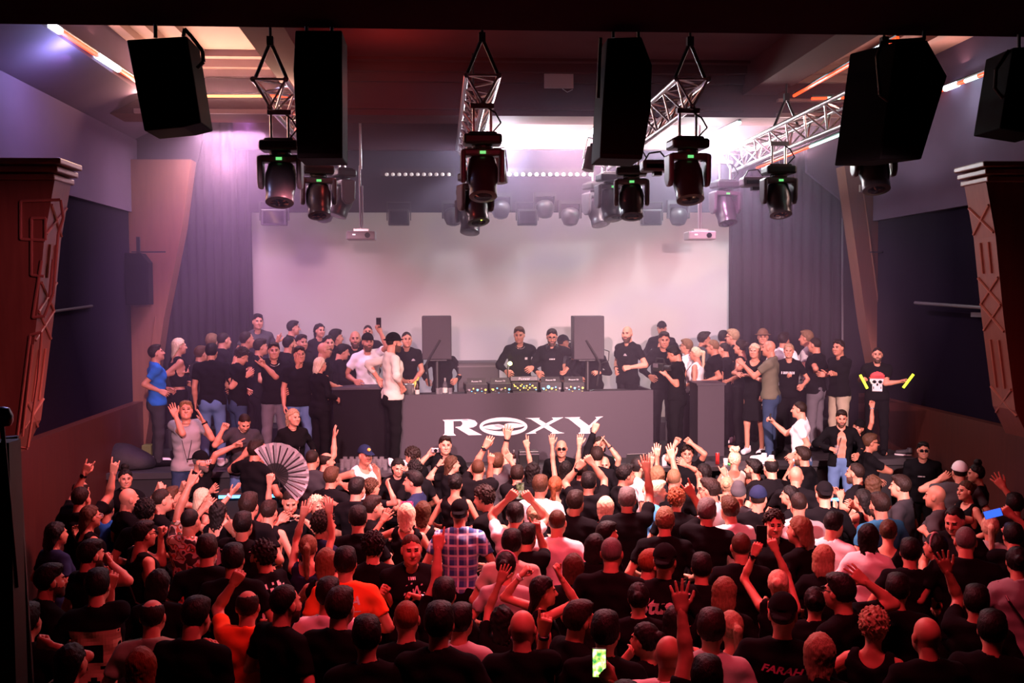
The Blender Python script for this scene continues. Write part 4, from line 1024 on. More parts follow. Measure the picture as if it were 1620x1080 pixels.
def player(i):
    ro = empty('media_player', on_booth((752, 789, 868, 904)[i], .34, .075), BRZ + math.pi, ('media player at the left end of the booth table, beside the glasses', 'media player left of the yellow lit mixer', 'media player right of the mixer with a bright blue dial', 'media player at the right end of the booth table')[i], 'media player', 'media players on the booth')
    # local +Y faces the crowd after the half turn
    MB().box((0, 0, -.037), (.29, .36, .075)).build('riser', BLACKM, ro)
    MB().box((0, 0, .055), (.33, .40, .11)).build('body', BLACKP, ro, bevel=.008)
    for k in range(6): MB().box((-.125 + .05 * k, .201, -.03 + .03 * (k % 3)), (.020, .004, .008)).build('indicator', dots[(k + i) % 3], ro)
    M_ = Matrix.Translation((0, -.0, .115)); MB().lathe([(.10, -.004), (.103, .004), (.098, .012)], 24, M_).build('jog_wheel', GREYP, ro)
    s_ = MB(); s_.box((0, .15, .145), (.28, .02, .09), Matrix.Rotation(R(25), 3, 'X')); s_.build('display_housing', BLACKP, ro)
    MB().box((0, .134, .149), (.24, .004, .06), Matrix.Rotation(R(25), 3, 'X')).build('display', SCR, ro)
    text_obj('Pioneer DJ', .034, TXT, ro, (.0, .166, .142), (math.pi / 2, 0, math.pi))
    for k in range(5):
        c = dots[(k * 2 + i) % 3]; MB().cyl((-.13 + .06 * k, .19, .02 + .02 * (k % 2)), (-.13 + .06 * k, .206, .02 + .02 * (k % 2)), .011 if k % 2 else .016, n=12).build('socket', c, ro)
    if i == 2: MB().cyl((.04, .195, .045), (.04, .21, .045), .024, n=16).build('dial', dots[1], ro)
    return ro
for i in range(4): player(i)
ro = empty('dj_mixer', on_booth(827, .34, .075), BRZ + math.pi, 'DJ mixer in the middle of the booth lit yellow by a small lamp', 'mixer')
MB().box((0, 0, -.037), (.36, .40, .075)).build('riser', BLACKM, ro)
MB().box((0, 0, .06), (.40, .44, .12)).build('body', BLACKP, ro, bevel=.008)
for k in range(12): MB().box((-.165 + .03 * k, .222, .01 + .027 * (k % 4)), (.016, .004, .012)).build('indicator', dots[0 if k % 3 else 1], ro)
MB().box((0, .12, .165), (.42, .06, .075), Matrix.Rotation(R(12), 3, 'X')).build('effects_unit', BLACKP, ro, bevel=.008)
text_obj('Pioneer', .055, TXT, ro, (.0, .156, .168), (math.pi / 2, 0, math.pi))
for k in range(8): MB().cyl((-.16 + .045 * k, .215, .04 + .03 * (k % 2)), (-.16 + .045 * k, .232, .04 + .03 * (k % 2)), .012, n=10).build('socket', dots[0], ro)
for k in range(6): MB().cyl((-.14 + .055 * k, -.02, .12), (-.14 + .055 * k, -.02, .145), .012, n=10).build('knob', dots[k % 2 * 2], ro)
ro = empty('gooseneck_lamp', on_booth(803, .30, .19), 0, 'little gooseneck lamp glowing yellow green on the mixer', 'lamp')
MB().tube([Vector((0, 0, 0)), Vector((0, 0, .20)), Vector((.01, -.02, .26)), Vector((.03, -.05, .285))], .008, 8).build('neck', BLACKM, ro)
MB().lathe([(.004, -.03), (.026, -.018), (.032, 0), (.024, .02), (.006, .03)], 12, Matrix.Translation((.035, -.06, .28))).build('bulb', mat('lamp_yellow', (.9, .9, .3), .3, emit=(.85, 1, .15), es=22, noise=0), ro, smooth=True)
# cables hanging over the back of the decks
for k, (x, lab) in enumerate(((735, 'bunch of dark cables at the left end of the decks'), (926, 'bunch of dark cables at the right end of the decks'))):
    b = MB()
    for j in range(4): b.tube([on_booth(x + 4 * j, .35, .01), on_booth(x + 5 + 3 * j, .28, .05), on_booth(x + 9 - 2 * j, .22, .02), on_booth(x + 14, .2, .006)], .007, 6)
    tag(b.build('cable_bundle', BLACKM), lab, 'cables', 'cable bundles on the booth')
GLASS = bpy.data.materials.new('clear_glass'); GLASS.use_nodes = True; g_ = GLASS.node_tree.nodes['Principled BSDF']; g_.inputs['Base Color'].default_value = (.6, .57, .6, 1); g_.inputs['Roughness'].default_value = .08; g_.inputs['Alpha'].default_value = .07
def glass(loc, lab, grp, h=.13, r=.036, n=14):
    o = MB().lathe([(r * .8, 0), (r * .85, .004), (r, h), (r - .003, h), (r * .75, .012)], n).build('drinking_glass', GLASS, None, smooth=True); o.location = loc; return tag(o, lab, 'glass', grp)
# ice bucket, bottles, glasses, napkins on the booth
ro = empty('ice_bucket', on_booth(648, .20), 0, 'shiny metal ice bucket with a yellow topped bottle at the left end of the booth', 'ice bucket')
MB().lathe([(.055, 0), (.06, .005), (.085, .19), (.088, .195), (.080, .19), (.05, .02)], 24).build('bucket', ALU, ro, smooth=True)
MB().lathe([(.088, .19), (.094, .197), (.088, .203)], 24).build('rim', ALU, ro, smooth=True)
def bottle(loc, lab, body, cap_m, tilt=0, sc=1.0, grp=None, az=0):
    ro = empty('bottle', loc, 0, lab, 'bottle', grp); ro.scale = (sc,) * 3; ro.rotation_euler = (0, R(tilt), R(az))
    MB().lathe([(.034, 0), (.038, .01), (.038, .17), (.030, .205), (.015, .235), (.013, .28)], 16).build('body', body, ro, smooth=True); MB().lathe([(.0145, .24), (.0155, .285), (.010, .29)], 12).build('cap', cap_m, ro, smooth=True); MB().lathe([(.0385, .06), (.0388, .065), (.0388, .13), (.0385, .135)], 16).build('label_band', mat('label_paper', (.6, .58, .5), .6, noise=.1), ro, smooth=True); return ro
GREENG = mat('green_bottle', (.02, .07, .03), .1, noise=0); FOILY = mat('yellow_foil', (.75, .58, .10), .35, .3, noise=.1); DARKB = mat('dark_bottle', (.03, .015, .012), .12, noise=0)
bottle(on_booth(648, .20, .04), 'bottle with yellow foil leaning out of the ice bucket', FOILY, FOILY, 28, 1.0)
bottle(on_booth(660, .16), 'small dark bottle beside the ice bucket', DARKB, BLACKP, 0, .85)
bottle(on_booth(704, .22), 'clear bottle standing among glasses left of the media players', GLASS, ALU, 0, .95)
for x, v in ((693, .16), (698, .24), (712, .18)): glass(on_booth(x, v), 'small clear glass on the booth left of the media players', 'glasses on the booth')
for x, lab in ((710, 'white napkin lying on the booth left of the media players'), (694, 'greenish napkin at the front edge of the booth top')):
    b = MB(); b.box((0, 0, .004), (.12, .09, .008)); b.box((.01, .01, .012), (.09, .07, .008), Matrix.Rotation(.3, 3, 'Z')); o = b.build('napkin', mat('napkin' + str(x), (.7, .66, .66) if x == 710 else (.5, .55, .35), .8, noise=.1)); o.location = on_booth(x, .10); tag(o, lab, 'napkin', 'napkins on the booth')
for x0_, x1_, lab in ((668, 714, 'black monitor speaker on a stand left of the DJs'), (908, 956, 'black monitor speaker on a stand right of the DJs')):
    Yb = 15.35; a, c = at_y(x0_, 569, Yb), at_y(x1_, 499.5, Yb); w_, h_ = c.x - a.x, c.z - a.z
    ro = empty('monitor_speaker', ((a.x + c.x) / 2, Yb, 1.3), 0, lab, 'speaker', 'monitor speakers beside the DJs'); z0_ = a.z - 1.3
    MB().box((0, .18, z0_ + h_ / 2), (w_, .36, h_)).build('cabinet', mat('monitor_black', (.035, .03, .037), .5, noise=.1), ro, bevel=.012); MB().box((0, -.004, z0_ + h_ / 2), (w_ * .94, .008, h_ * .96)).build('grille', mat('monitor_grille', (.045, .038, .046), .75, noise=.25, nscale=90), ro)
    b = MB(); b.cyl((0, .18, 0), (0, .18, z0_), .03); b.box((0, .18, z0_ - .01), (.3, .26, .02)); b.build('stand', BLACKM, ro)
    s_ = -1 if x0_ < 800 else 1
    MB().tube([Vector((-.05 * s_, -.02, z0_ + h_ * .45)), Vector((.10 * s_, -.05, z0_ + .05)), Vector((.16 * s_, -.05, z0_ - .06)), Vector((.12 * s_, 0, z0_ - .4))], .016, 8).build('arm', BLACKM, ro)
    if s_ > 0: MB().tube([Vector((w_ / 2, .1, z0_ + .15)), Vector((w_ / 2 + .09, .1, z0_ + .12)), Vector((w_ / 2 + .08, .1, z0_ - .03)), Vector((w_ / 2 - .03, .1, z0_ - .06))], .008, 6).build('cable', BLACKM, ro)
a, c = at_y(724, 618, 15.9), at_y(790, 573, 15.9)
ro = empty('flight_case', ((a.x + c.x) / 2, 15.9, 1.3), 0, 'low black flight case behind the media players left of the DJs', 'case'); MB().box((0, .3, (c.z - 1.3) / 2), (c.x - a.x, .6, c.z - 1.3)).build('body', mat('case_black', (.03, .025, .03), .5, noise=.1), ro, bevel=.02)
b = MB(); b.box((0, -.005, c.z - 1.3 - .06), (c.x - a.x, .012, .02)); b.build('edge_trim', GREYP, ro)
# side counters
for x0_, x1_, y_, lab, nm in ((527, 616, 616, 'plain black counter left of the DJ booth', 'side_counter'), (1104, 1146, 609, 'plain dark counter right of the DJ booth behind the guests', 'side_counter')):
    Yb = 14.85; a, c = at_y(x0_, y_, Yb), at_y(x1_, y_, Yb)
    ro = empty(nm, ((a.x + c.x) / 2, Yb, 1.3), 0, lab, 'counter', 'black side counters'); h_ = a.z - 1.3; w_ = c.x - a.x
    MB().box((0, .25, h_ / 2), (w_, .5, h_)).build('body', CHARC if x0_ > 1000 else BLACKS, ro); MB().box((0, .25, h_ + .01), (w_ + .04, .54, .03)).build('top', CHARC, ro)
# a shelf with glasses along the stage edge
rnd = random.Random(5)
for k in range(15):
    x = 541 + 4.9 * k + rnd.uniform(-1, 1); q = at_z(x, 744 - 4 * (k % 2), 1.305); glass(q, 'empty clear glass in the row on the stage edge left of the booth', 'glasses on the left stage edge', .16, .036)
# right stage edge: can, cup, bottles, glasses, laptop, candle
def on_edge(x, y): return at_z(x, y, 1.306)
ro = empty('drink_can', on_edge(1135, 734), 0, 'tall red drink can on the stage edge right of the booth', 'can'); MB().lathe([(.025, 0), (.03, .006), (.03, .15), (.025, .165)], 18).build('body', mat('can_red', (.5, .03, .03), .3, .3, noise=.05), ro, smooth=True); MB().lathe([(.025, .164), (.026, .168), (.02, .166)], 18).build('lid', ALU, ro)
o = MB().lathe([(.028, 0), (.036, .09), (.033, .09), (.026, .01)], 16).build('paper_cup', mat('cup_white', (.7, .68, .68), .6, noise=.03), None, smooth=True); o.location = on_edge(1148, 735); tag(o, 'white paper cup beside the red can', 'cup')
o = MB().lathe([(.032, 0), (.036, .12), (.02, .15), (.012, .16)], 16).build('candle', mat('cup_white', (.7, .68, .68), .6), None, smooth=True); o.location = on_edge(1051, 737); tag(o, 'stubby white candle on the stage edge right of the booth corner', 'candle')
for x, lab in ((972, 'green bottle behind the clapping man on the stage edge'), (1063, 'dark bottle beside the white candle on the stage edge'), (813, 'dark bottle on the stage edge between raised arms')): bottle(on_edge(x, 737), lab, GREENG if x == 972 else DARKB, ALU, 0, .8, 'bottles on the stage edge')
for k, x in enumerate((1054, 1060, 1068, 1073)): glass(on_edge(x, 738), 'clear glass on the stage edge beside the white candle', 'glasses on the right stage edge', .14, .034)
ro = empty('laptop', on_edge(1007, 738), R(8), 'dark laptop lid standing on the stage edge at the booth corner', 'laptop'); MB().box((0, 0, .09), (.30, .012, .19)).build('lid', BLACKP, ro, bevel=.005); MB().box((0, .1, .006), (.30, .2, .012)).build('base', BLACKP, ro); MB().box((0, -.007, .183), (.28, .003, .006)).build('edge_trim', ALU, ro)
ro = empty('flight_case', on_edge(815, 742), 0, 'small black case on the stage edge under the sign', 'case'); MB().box((.2, .15, .12), (.28, .2, .24)).build('body', BLACKP, ro, bevel=.01); MB().box((.2, .045, .2), (.28, .01, .02)).build('edge_trim', GREYP, ro)
b = MB(); b.cyl(on_edge(1146, 732) + Vector((0, 0, .01)), on_edge(1160, 737) + Vector((0, 0, .01)), .008); tag(b.build('glow_stick', mat('green_glint', (.2, .8, .2), .4, emit=(.15, 1, .2), es=1.2, noise=0)), 'green laser glint drawn as a thin glowing rod on the stage edge by the can', 'glow stick')  # glint of a green laser put in as an emissive rod
# shoes left on the stage edge
def shoe(loc, rz_, m, sole, lab):
    ro = empty('shoe', loc, rz_, lab, 'shoe', 'shoes on the stage edge'); f = Field((-.07, -.16, 0), (.07, .18, .14), .009)
    f.cap((0, -.07, .055), (0, .09, .04), .042, .036, k=.02); f.cap((0, -.08, .06), (0, -.08, .11), .042, .038, k=.02); f.plane((0, 0, .015), (0, 0, -1)); f.plane((0, 0, .118), (0, 0, 1)); V, Q = f.mesh(); child('upper', np_mesh('upper', V, Q, [m]), ro)
    MB().prism([(.042 * math.cos(t) * (1 if abs(math.sin(t)) < .9 else .9), .01 + .125 * math.sin(t), 0) for t in [k * math.pi / 10 for k in range(20)]], (0, 0, .022)).build('sole', sole, ro)
WSH = mat('white_shoe', (.74, .70, .70), .6, noise=.03); DSH = mat('dark_shoe', (.03, .028, .032), .6, noise=.1)
shoe(at_z(1200, 729, 1.31), R(75), WSH, WSH, 'white sneaker on the stage edge behind the dark haired men'); shoe(at_z(1212, 733, 1.31), R(95), WSH, WSH, 'second white sneaker beside the first on the stage edge')
shoe(at_z(1298, 706, 1.31), R(170), WSH, WSH, 'white sneaker on stage left of the open shirt man'); shoe(at_z(1430, 720, 1.31), R(60), DSH, WSH, 'dark sneaker with pale sole on the stage beside the right wall')
# left corner: covered equipment, small bits
f = Field((-.45, -.3, 0), (.45, .3, .42), .02); f.ell((-.08, 0, .12), (.32, .24, .24), .1); f.ell((.17, 0, .06), (.24, .2, .17), .1); f.plane((0, 0, .0), (0, 0, -1))
V, Q = f.mesh(); o = bpy.data.objects.new('covered_equipment', np_mesh('covered_equipment', V, Q, [mat('black_cover', (.012, .011, .014), .7, noise=.2, bump=.4)])); COL.objects.link(o); o.location = at_z(200, 740, 1.305); tag(o, 'rounded black covered equipment heap on the stage corner by the left wall', 'equipment cover')
a = at_z(228, 727, 1.31); ro = empty('plastic_crate', a, 0, 'small dull yellow green crate beside the black heap', 'crate'); MB().box((0, .2, .09), (.14, .16, .22)).build('body', mat('crate_green', (.16, .17, .05), .6, noise=.1), ro, bevel=.01)
# lower ledges with blue light in front of the stage (drinks counters)
BLUE = mat('blue_light', (.1, .4, .8), .3, emit=(.06, .42, 1), es=5.5, noise=0)
for (x0_, x1_, y_, Yb, lab) in ((346, 441, 786, 12.75, 'narrow dark drinks ledge with a blue light line, left in front of the stage'), (1308, 1350, 790, 12.7, 'narrow dark drinks ledge with a blue light line, right in front of the stage')):
    a, c = at_y(x0_, y_, Yb), at_y(x1_, y_, Yb); ro = empty('drinks_ledge', ((a.x + c.x) / 2, Yb, 0), 0, lab, 'ledge', 'drinks ledges'); w_ = c.x - a.x; z_ = a.z
    MB().box((0, .16, z_ + .03), (w_, .3, .03)).build('top', DARKW, ro); MB().box((0, .2, z_ / 2), (w_ * .9, .08, z_)).build('support', BLACKM, ro); MB().box((0, 0, z_), (w_, .012, .035)).build('light_line', BLUE, ro)
# balcony parts at the left edge, near the viewer
st(MB().span((-2.6, 3.6, 0), (at_y(14, 700, 3.6).x, 3.7, at_y(14, 700, 3.6).z)).build('wall_balcony', DARKW))
a, c = at_y(17, 690, 3.9), at_y(42, 1090, 3.9); tag(MB().cyl(a, c, .028).cyl(c, (c.x + .02, c.y, 0), .028).build('support_pole', BLACKM), 'dark slanting pole at the left edge of the picture', 'pole')
ro = empty('balcony_lamp', at_y(3, 664, 3.55), 0, 'round dark metal lamp cut by the left edge', 'lamp'); MB().lathe([(.01, .045), (.025, .04), (.036, .015), (.036, -.005), (.028, -.02)], 20).build('shade', mat('gunmetal', (.12, .10, .11), .25, .8, noise=0), ro, smooth=True); MB().cyl((0, .08, -.60), (0, 0, -.02), .008).build('stem', BLACKM, ro)
a = at_y(26, 944, 3.8); tag(MB().span((a.x - .3, 3.3, a.z - .04), (a.x, 3.8, a.z)).build('balcony_shelf', mat('shelf_purple', (.07, .06, .09), .4, noise=.1)), 'dark shelf corner at the lower left edge', 'shelf')
# ------------------------------------------------------------------ who is where: guests on the stage
F_ = 'f'
SG = dict(z=1.3)
P(247,559,'person in a bright blue T-shirt at the left end of the stage',85,Y=14.9,tc='blue',bc='charcoal',hair='short',hc='dark',hands=[(262,622,'relax',224,612)],hy=5,hp=-12,**SG)
P(281,548,'blond woman in a black strapless top beside the blue T-shirt man',75,Y=15.35,sex=F_,hair='long',hc='blond',top='crop',hands=[(297,585,'relax',272,600)],**SG)
P(334,541,'fair haired person half hidden in the dark at the back left of the stage',20,Y=16.0,hair='short',hc='light',**SG)
P(352,539,'person with short hair peering over a bowed head at the stage left',60,Y=15.85,hair='buzz',hc='dark',**SG)
P(316,560,'person in a dark patterned shirt between the blond woman and a broad black back',60,Y=15.2,hair='short',hc='brown',tc='charcoal',hands=[(301,585,'relax')],**SG)
P(334,557,'broad man in black T-shirt and blue jeans, seen from behind on stage left',15,Y=14.75,w=1.12,bot='long',bc='denim',hair='short',hc='black',arms=('down','bend'),**SG)
P(375,561,'person in black T-shirt bowing the head with a forearm raised, stage left',70,Y=14.75,hair='curly',hc='dark',hp=30,hands=[(394,590,'flat',371,614)],bc='dkdenim',**SG)
P(388,538,'tall man with receding dark hair in profile above the bowed head',70,Y=15.6,hair='receding',hc='dark',**SG)
P(410,549,'dark haired person in profile left of the man with white necklace',80,Y=15.4,hair='short',hc='dark',**SG)
P(407,509,'dim person standing highest at the left edge of the screen',165,Y=16.8,z=1.6,hair='short',hc='black',tc='dkgrey')
P(433,555,'young man with white necklace in a black T-shirt giving a thumb gesture',175,Y=14.75,hair='short',hc='dark',bc='greydenim',acc=('chain',),hands=[(411,571,'horn',425,588)],**SG)
P(456,545,'dark haired bearded man in profile right of the white necklace man',65,Y=15.4,hair='receding',hc='black',beard=True,hands=[(441,533,'peace')],**SG)
P(462,519,'dim short haired person against the left part of the screen',90,Y=16.8,z=1.6,hair='short',hc='black')
P(476,542,'dim dark haired person behind the man covering his face',150,Y=16.0,hair='short',hc='dark',**SG)
P(473,561,'man in black T-shirt and blue jeans covering his face with one hand',165,Y=14.6,hair='short',hc='dark',bc='denim',hands=[(473,567,'spread',456,590)],arms=('down','down'),**SG)
P(505,523,'dim person with long dark wavy hair before the screen, left side',150,Y=16.8,z=1.6,sex=F_,hair='wavy',hc='black')
P(520,543,'dark haired woman peering between two men left of the counter',170,Y=15.85,sex=F_,hair='long',hc='black',z=1.3)
P(529,534,'dim dark haired man in profile behind the bald man with glasses',70,Y=16.2,hair='short',hc='black',**SG)
P(510,554,'bald man with dark glasses in profile above the blond woman',75,Y=15.2,hair='',skin=1,acc=('specs',),**SG)
P(505,577,'woman with straight pale blond hair and black top, left of the counter',55,Y=14.5,sex=F_,hair='bob',hc='blond',top='long',**SG)
P(538,556,'grinning man with swept dark hair leaning over the left counter',80,Y=15.6,hair='quiff',hc='black',top='long',hp=12,hands=[(566,610,'relax'),(556,604,'relax')],**SG)
P(562,536,'bald bearded man in a black hoodie facing us left of the phone holder',180,Y=15.95,hair='',beard=True,hc='dark',top='hoodie',**SG)
P(582,525,'dim bald person right behind the raised phone',180,Y=16.8,z=1.6,hair='buzz',hc='dark')
P(581,541,'bearded man in dark cap and white T-shirt holding a phone up high',165,Y=15.55,hat='capback',beard=True,hc='brown',tc='white',hands=[(598,517,'grip',606,545)],**SG)
P(620,542,'man in black bucket hat and cream long sleeve top, sleeves pushed up, hand on hip',75,Y=14.5,hat='bucket',top='long',tc='cream',hair='short',hc='dark',beard=True,hands=[(604,607,'relax',590,588)],arms=('hip','hip'),**SG)
P(643,537,'man in black polo shirt with hands clasped left of the left monitor speaker',170,Y=15.8,z=1.4,hair='buzz',hc='dark',arms=('clasp','clasp'),hands=[])
P(700,549,'person in dark jacket mostly hidden behind the left monitor speaker',180,Y=15.95,z=1.4,hair='short',hc='dark',top='long',hands=[(677,606,'relax')])
P(822,529,'tall DJ in a black sweatshirt with a silver chain behind the mixer',172,Y=15.85,z=1.4,hair='short',hc='brown',top='long',hp=10,hy=14,acc=('chain',),hands=[(838,584,'relax')])
P(873,532,'bearded DJ with headphones round the neck in a black sweatshirt',178,Y=15.85,z=1.4,hair='short',hc='dark',beard=True,top='long',acc=('headphones','specs'),hp=12,hands=[(893,588,'relax',902,575)])
P(889,542,'person in a black cap close behind the bearded DJ',75,Y=16.35,z=1.4,hat='cap',hair='short',hc='dark',tc='dkgrey')
P(907,552,'dark haired woman squeezed beside the right monitor speaker',-60,Y=16.15,z=1.4,sex=F_,hair='long',hc='black',top='long')
P(937,547,'person in black jacket hidden behind the right monitor speaker',180,Y=15.95,z=1.4,hair='short',hc='dark',top='long',hands=[(943,589,'relax')],bc='dkdenim')
P(993,528,'burly bald bearded man in a black polo shirt right of the DJ booth table',-135,Y=15.75,z=1.4,w=1.1,hair='',beard=True,hc='dark',hy=-25,hands=[(988,582,'grip'),(974,588,'relax')],wrist=((1,'band'),))
P(1047,520,'tall person in black cap and jacket over a white T-shirt before the screen',180,Y=16.75,z=1.6,hat='cap',hair='short',hc='dark',top='open',tc='black')
P(1050,537,'young man in a black shirt behind the camera operator',172,Y=15.75,hair='short',hc='dark',top='long',hp=8,**SG)
P(1071,558,'dark haired man in black T-shirt looking down at a video camera',-75,Y=14.85,hair='short',hc='black',hp=22,acc=('strap',),hands=[(1047,586,'grip',1063,606),(1052,590,'grip')],**SG)
P(1088,548,'short haired man with glasses in a white shirt behind the blond ponytail woman',-70,Y=15.9,hair='short',hc='light',tc='white',acc=('specs',),**SG)
P(1102,560,'woman with blond ponytail in a white sleeveless top behind the right counter',-75,Y=15.6,sex=F_,hair='pony',hc='blond',top='tank',tc='white',**SG)
P(1112,537,'dark haired man turned to the right behind the man with glasses',70,Y=16.3,hair='quiff',hc='dark',tc='dkgrey',**SG)
P(1130,549,'big man with shaved head and glasses leaning his watch arm on the right counter',-75,Y=15.55,w=1.1,hair='buzz',hc='light',acc=('specs',),hands=[(1108,606,'relax',1140,603)],**SG)
P(1147,553,'man with cropped hair in black T-shirt next to the shaved man with glasses',-70,Y=15.9,hair='buzz',hc='dark',hands=[(1158,606,'relax')],**SG)
P(1144,535,'dim dark haired person at the right edge of the screen',10,Y=16.45,hair='short',hc='black',**SG)
P(1161,533,'man in dark sunglasses and black T-shirt at the right edge of the screen',-75,Y=16.25,hair='short',hc='dirty',acc=('shades',),**SG)
P(1173,549,'smiling woman in a black top with tied hair beside the blond in black dress',-70,Y=15.55,sex=F_,hair='bun',hc='dark',top='tank',**SG)
P(1194,555,'blond woman in a black dress facing us, left of the bald olive shirt man',-165,Y=14.95,sex=F_,hair='long',hc='blond',top='dress',bot='skirt',hands=[(1180,592,'relax'),(1170,592,'relax')],**SG)
P(1207,533,'dim person with a pale banded hat at the back right of the stage',180,Y=16.3,hat='bucket',hatc='brown',hair='short',hc='dark',**SG)
P(1219,551,'bald man in olive T-shirt with a wristwatch holding a bottle, right stage',-80,Y=14.6,w=1.08,hair='',tc='olive',bc='dkdenim',hands=[(1170,570,'grip',1189,587),(1205,634,'grip',1230,618)],wrist=((1,'watch'),),**SG)
P(1239,538,'person with bare neck and white top turned away behind the bald olive shirt man',30,Y=16.0,hair='short',hc='dark',tc='white',**SG)
P(1248,555,'woman with tied blond hair in a black T-shirt with small white letters',-178,Y=15.1,sex=F_,hair='bun',hc='dirty',top='tee',hands=[(1246,594,'fist',1268,600)],**SG)
P(1278,535,'fair haired man in a pale T-shirt with yellow print, profile left',-75,Y=15.85,hair='short',hc='light',tc='ltgrey',**SG)
P(1291,546,'man in black T-shirt with a white photo print and ripped grey jeans',-65,Y=15.25,hair='buzz',hc='dark',bc='greydenim',hands=[(1290,588,'relax')],**SG)
P(1328,550,'man in black T-shirt and khaki trousers with folded arms, right stage',-130,Y=14.9,hair='short',hc='dark',bc='khaki',hy=-15,hands=[(1300,592,'flat',1318,602),(1316,590,'fist',1306,600)],**SG)
P(1388,561,'bearded man in a skull print T-shirt holding two yellow glow sticks',178,Y=14.75,hair='buzz',hc='dark',beard=True,hands=[(1366,600,'grip',1362,612),(1434,602,'grip',1418,606)],**SG)
# ---- people on the low steps beside the stage
P(294,650,'man in grey T-shirt with lanyard raising both open hands, left step',178,Y=13.45,z=.55,hair='short',hc='light',tc='grey',bc='dkdenim',hp=-14,acc=('lanyard',),hands=[(274,648,'open',280,676),(317,657,'flat',330,685)],wrist=((-1,'watch'),))
P(384,663,'man in dark grey T-shirt bowing his head on the left step with a raised fist',165,Y=13.5,z=.55,hair='buzz',hc='dark',tc='charcoal',bc='denim',hp=38,hands=[(357,671,'grip',343,694)])
P(463,660,'woman with long reddish blond hair and black jacket on the left step',165,Y=13.5,z=.55,sex=F_,hair='long:f',hc='dirty',top='jacket',hy=-20,acc=('lanyard',))
P(1267,648,'man in a tight white T-shirt standing tall in front of the right stage',-80,Y=13.5,z=.55,hair='buzz',hc='dark',tc='white',bc='denim',hands=[(1217,662,'grip',1226,690),(1248,724,'relax',1282,708)])
P(1331,660,'tattooed man with open black shirt and bare chest holding a drink',175,Y=13.5,z=.55,hair='short',hc='dark',beard=True,top='open',bc='denim',hp=12,hands=[(1322,712,'grip',1303,716)])
P(1355,675,'laughing woman with backward cap and silver bracelets raising one hand',-170,Y=14.0,z=.3,sex=F_,hat='capback',hair='long',hc='dark',hr=-20,hands=[(1380,636,'grip',1384,672)],wrist=((-1,'silver'),))
P(1374,700,'person in black T-shirt and wraparound sunglasses in profile by the right step',75,Y=13.45,hair='short',hc='brown',acc=('shades',),skin=2,hands=[(1370,737,'relax',1398,738)])
P(1460,712,'smiling man in black T-shirt and sunglasses standing by the right wall',172,Y=13.45,w=1.1,hair='short',hc='black',acc=('shades',),arms=('down','down'))
# ---- crowd, left side, front to middle
P(315,730,'laughing bearded man with glasses and black cap pointing with a long arm, left front',120,h=1.8,hat='capback',beard=True,hc='grey',acc=('specs_pale',),hands=[(380,701,'point',345,722)])
P(403,713,'man with dark hair in a black T-shirt hidden behind the silver fan',35,Y=12.75,hair='short',hc='dark',hands=[(393,712,'relax')])
P(126,778,'balding man behind the man making horn signs, far left',40,h=1.74,hair='ring',hc='dark')
P(126,790,'man in black T-shirt raising both hands in horn signs at the far left',35,hair='receding',hc='dark',hands=[(139,737,'horn',127,765),(181,736,'horn',172,780)],wrist=((-1,'watch'),))
P(198,757,'pale woman in black facing us by the left wood wall',172,h=1.70,sex=F_,hair='topbun',hc='black',top='long')
P(200,790,'bald man with pale scalp in black T-shirt, third row at far left',70,h=1.8,hair='',skin=0)
P(140,818,'woman with pale glasses and brown shoulder length hair at the far left',70,sex=F_,hair='bob',hc='brown',top='tank',acc=('specs_pale',),hands=[(125,842,'relax')])
P(168,806,'person in bright blue top half hidden between horn sign man and bald man',20,h=1.66,sex=F_,hair='short',hc='black',tc='blue')
P(86,846,'dark haired person in dim light at the left edge of the crowd',60,h=1.7,sex=F_,hair='bob',hc='black',tc='navy')
P(253,792,'young man with faded short hair and earring in profile at the left',75,hair='buzz',hc='dark',hands=[(252,768,'fist')])
P(274,788,'fair person with head tilted up next to the earring man',75,h=1.70,hair='short',hc='brown',hp=-15,hands=[(290,766,'point')])
P(229,810,'person with messy dark hair seen from behind, left of the floral shirt',20,h=1.70,hair='curly',hc='black')
P(224,846,'dark haired man with glasses in a black vest raising a bare arm, left side',70,h=1.74,hair='short',hc='black',top='tank',acc=('specs','strap'),hands=[(253,836,'fist',262,880),(231,892,'relax')])
P(299,826,'man in a floral patterned shirt with shaved sides raising his tattooed arm',35,hair='buzz',hc='black',tc='floral',hands=[(306,752,'horn',282,795)])
P(318,788,'woman with smooth light blond hair left of the blue light line',70,h=1.66,sex=F_,hair='bob',hc='blond',top='tank',hands=[(339,771,'open',318,800)])
P(345,812,'woman in a dark tank top with long dark hair and arms raised, left middle',25,sex=F_,hair='wavy',hc='black',top='tank',hands=[(374,772,'flat',352,805),(334,795,'open')],wrist=((1,'white'),))
P(392,801,'man with dark brown hair behind the woman with raised arms, left of fan arm',25,hair='short',hc='dark')
P(383,832,'dark haired man in black T-shirt with a thin white line drawing on the back',20,h=1.78,hair='short',hc='black',hands=[(361,829,'point',374,856)])
P(140,879,'man with full dark beard in black T-shirt turned right, left foreground',65,w=1.08,hair='short',hc='black',beard=True,hands=[(166,882,'fist')])
P(74,920,'man with dark beard in deep red light at the far left foreground',75,hair='short',hc='black',beard=True)
P(153,929,'man in black T-shirt with a large tan print on the back, left foreground',15,h=1.8,hair='short',hc='black',hands=[(177,912,'point',180,955)])
P(327,871,'man with neat short dark hair and bare neck seen from behind, left middle',5,w=1.1,hair='short',hc='dark')
P(250,925,'woman with dark hair in shadow left of the broad black back',20,sex=F_,hair='bob',hc='black',top='long')
P(368,887,'man with thick dark hair in front of the curly haired man, raised finger above',10,h=1.78,hair='short',hc='black')
P(418,880,'man with curly dark hair turned left in a black T-shirt with white ink print',-50,hair='curly',hc='black',beard=True)
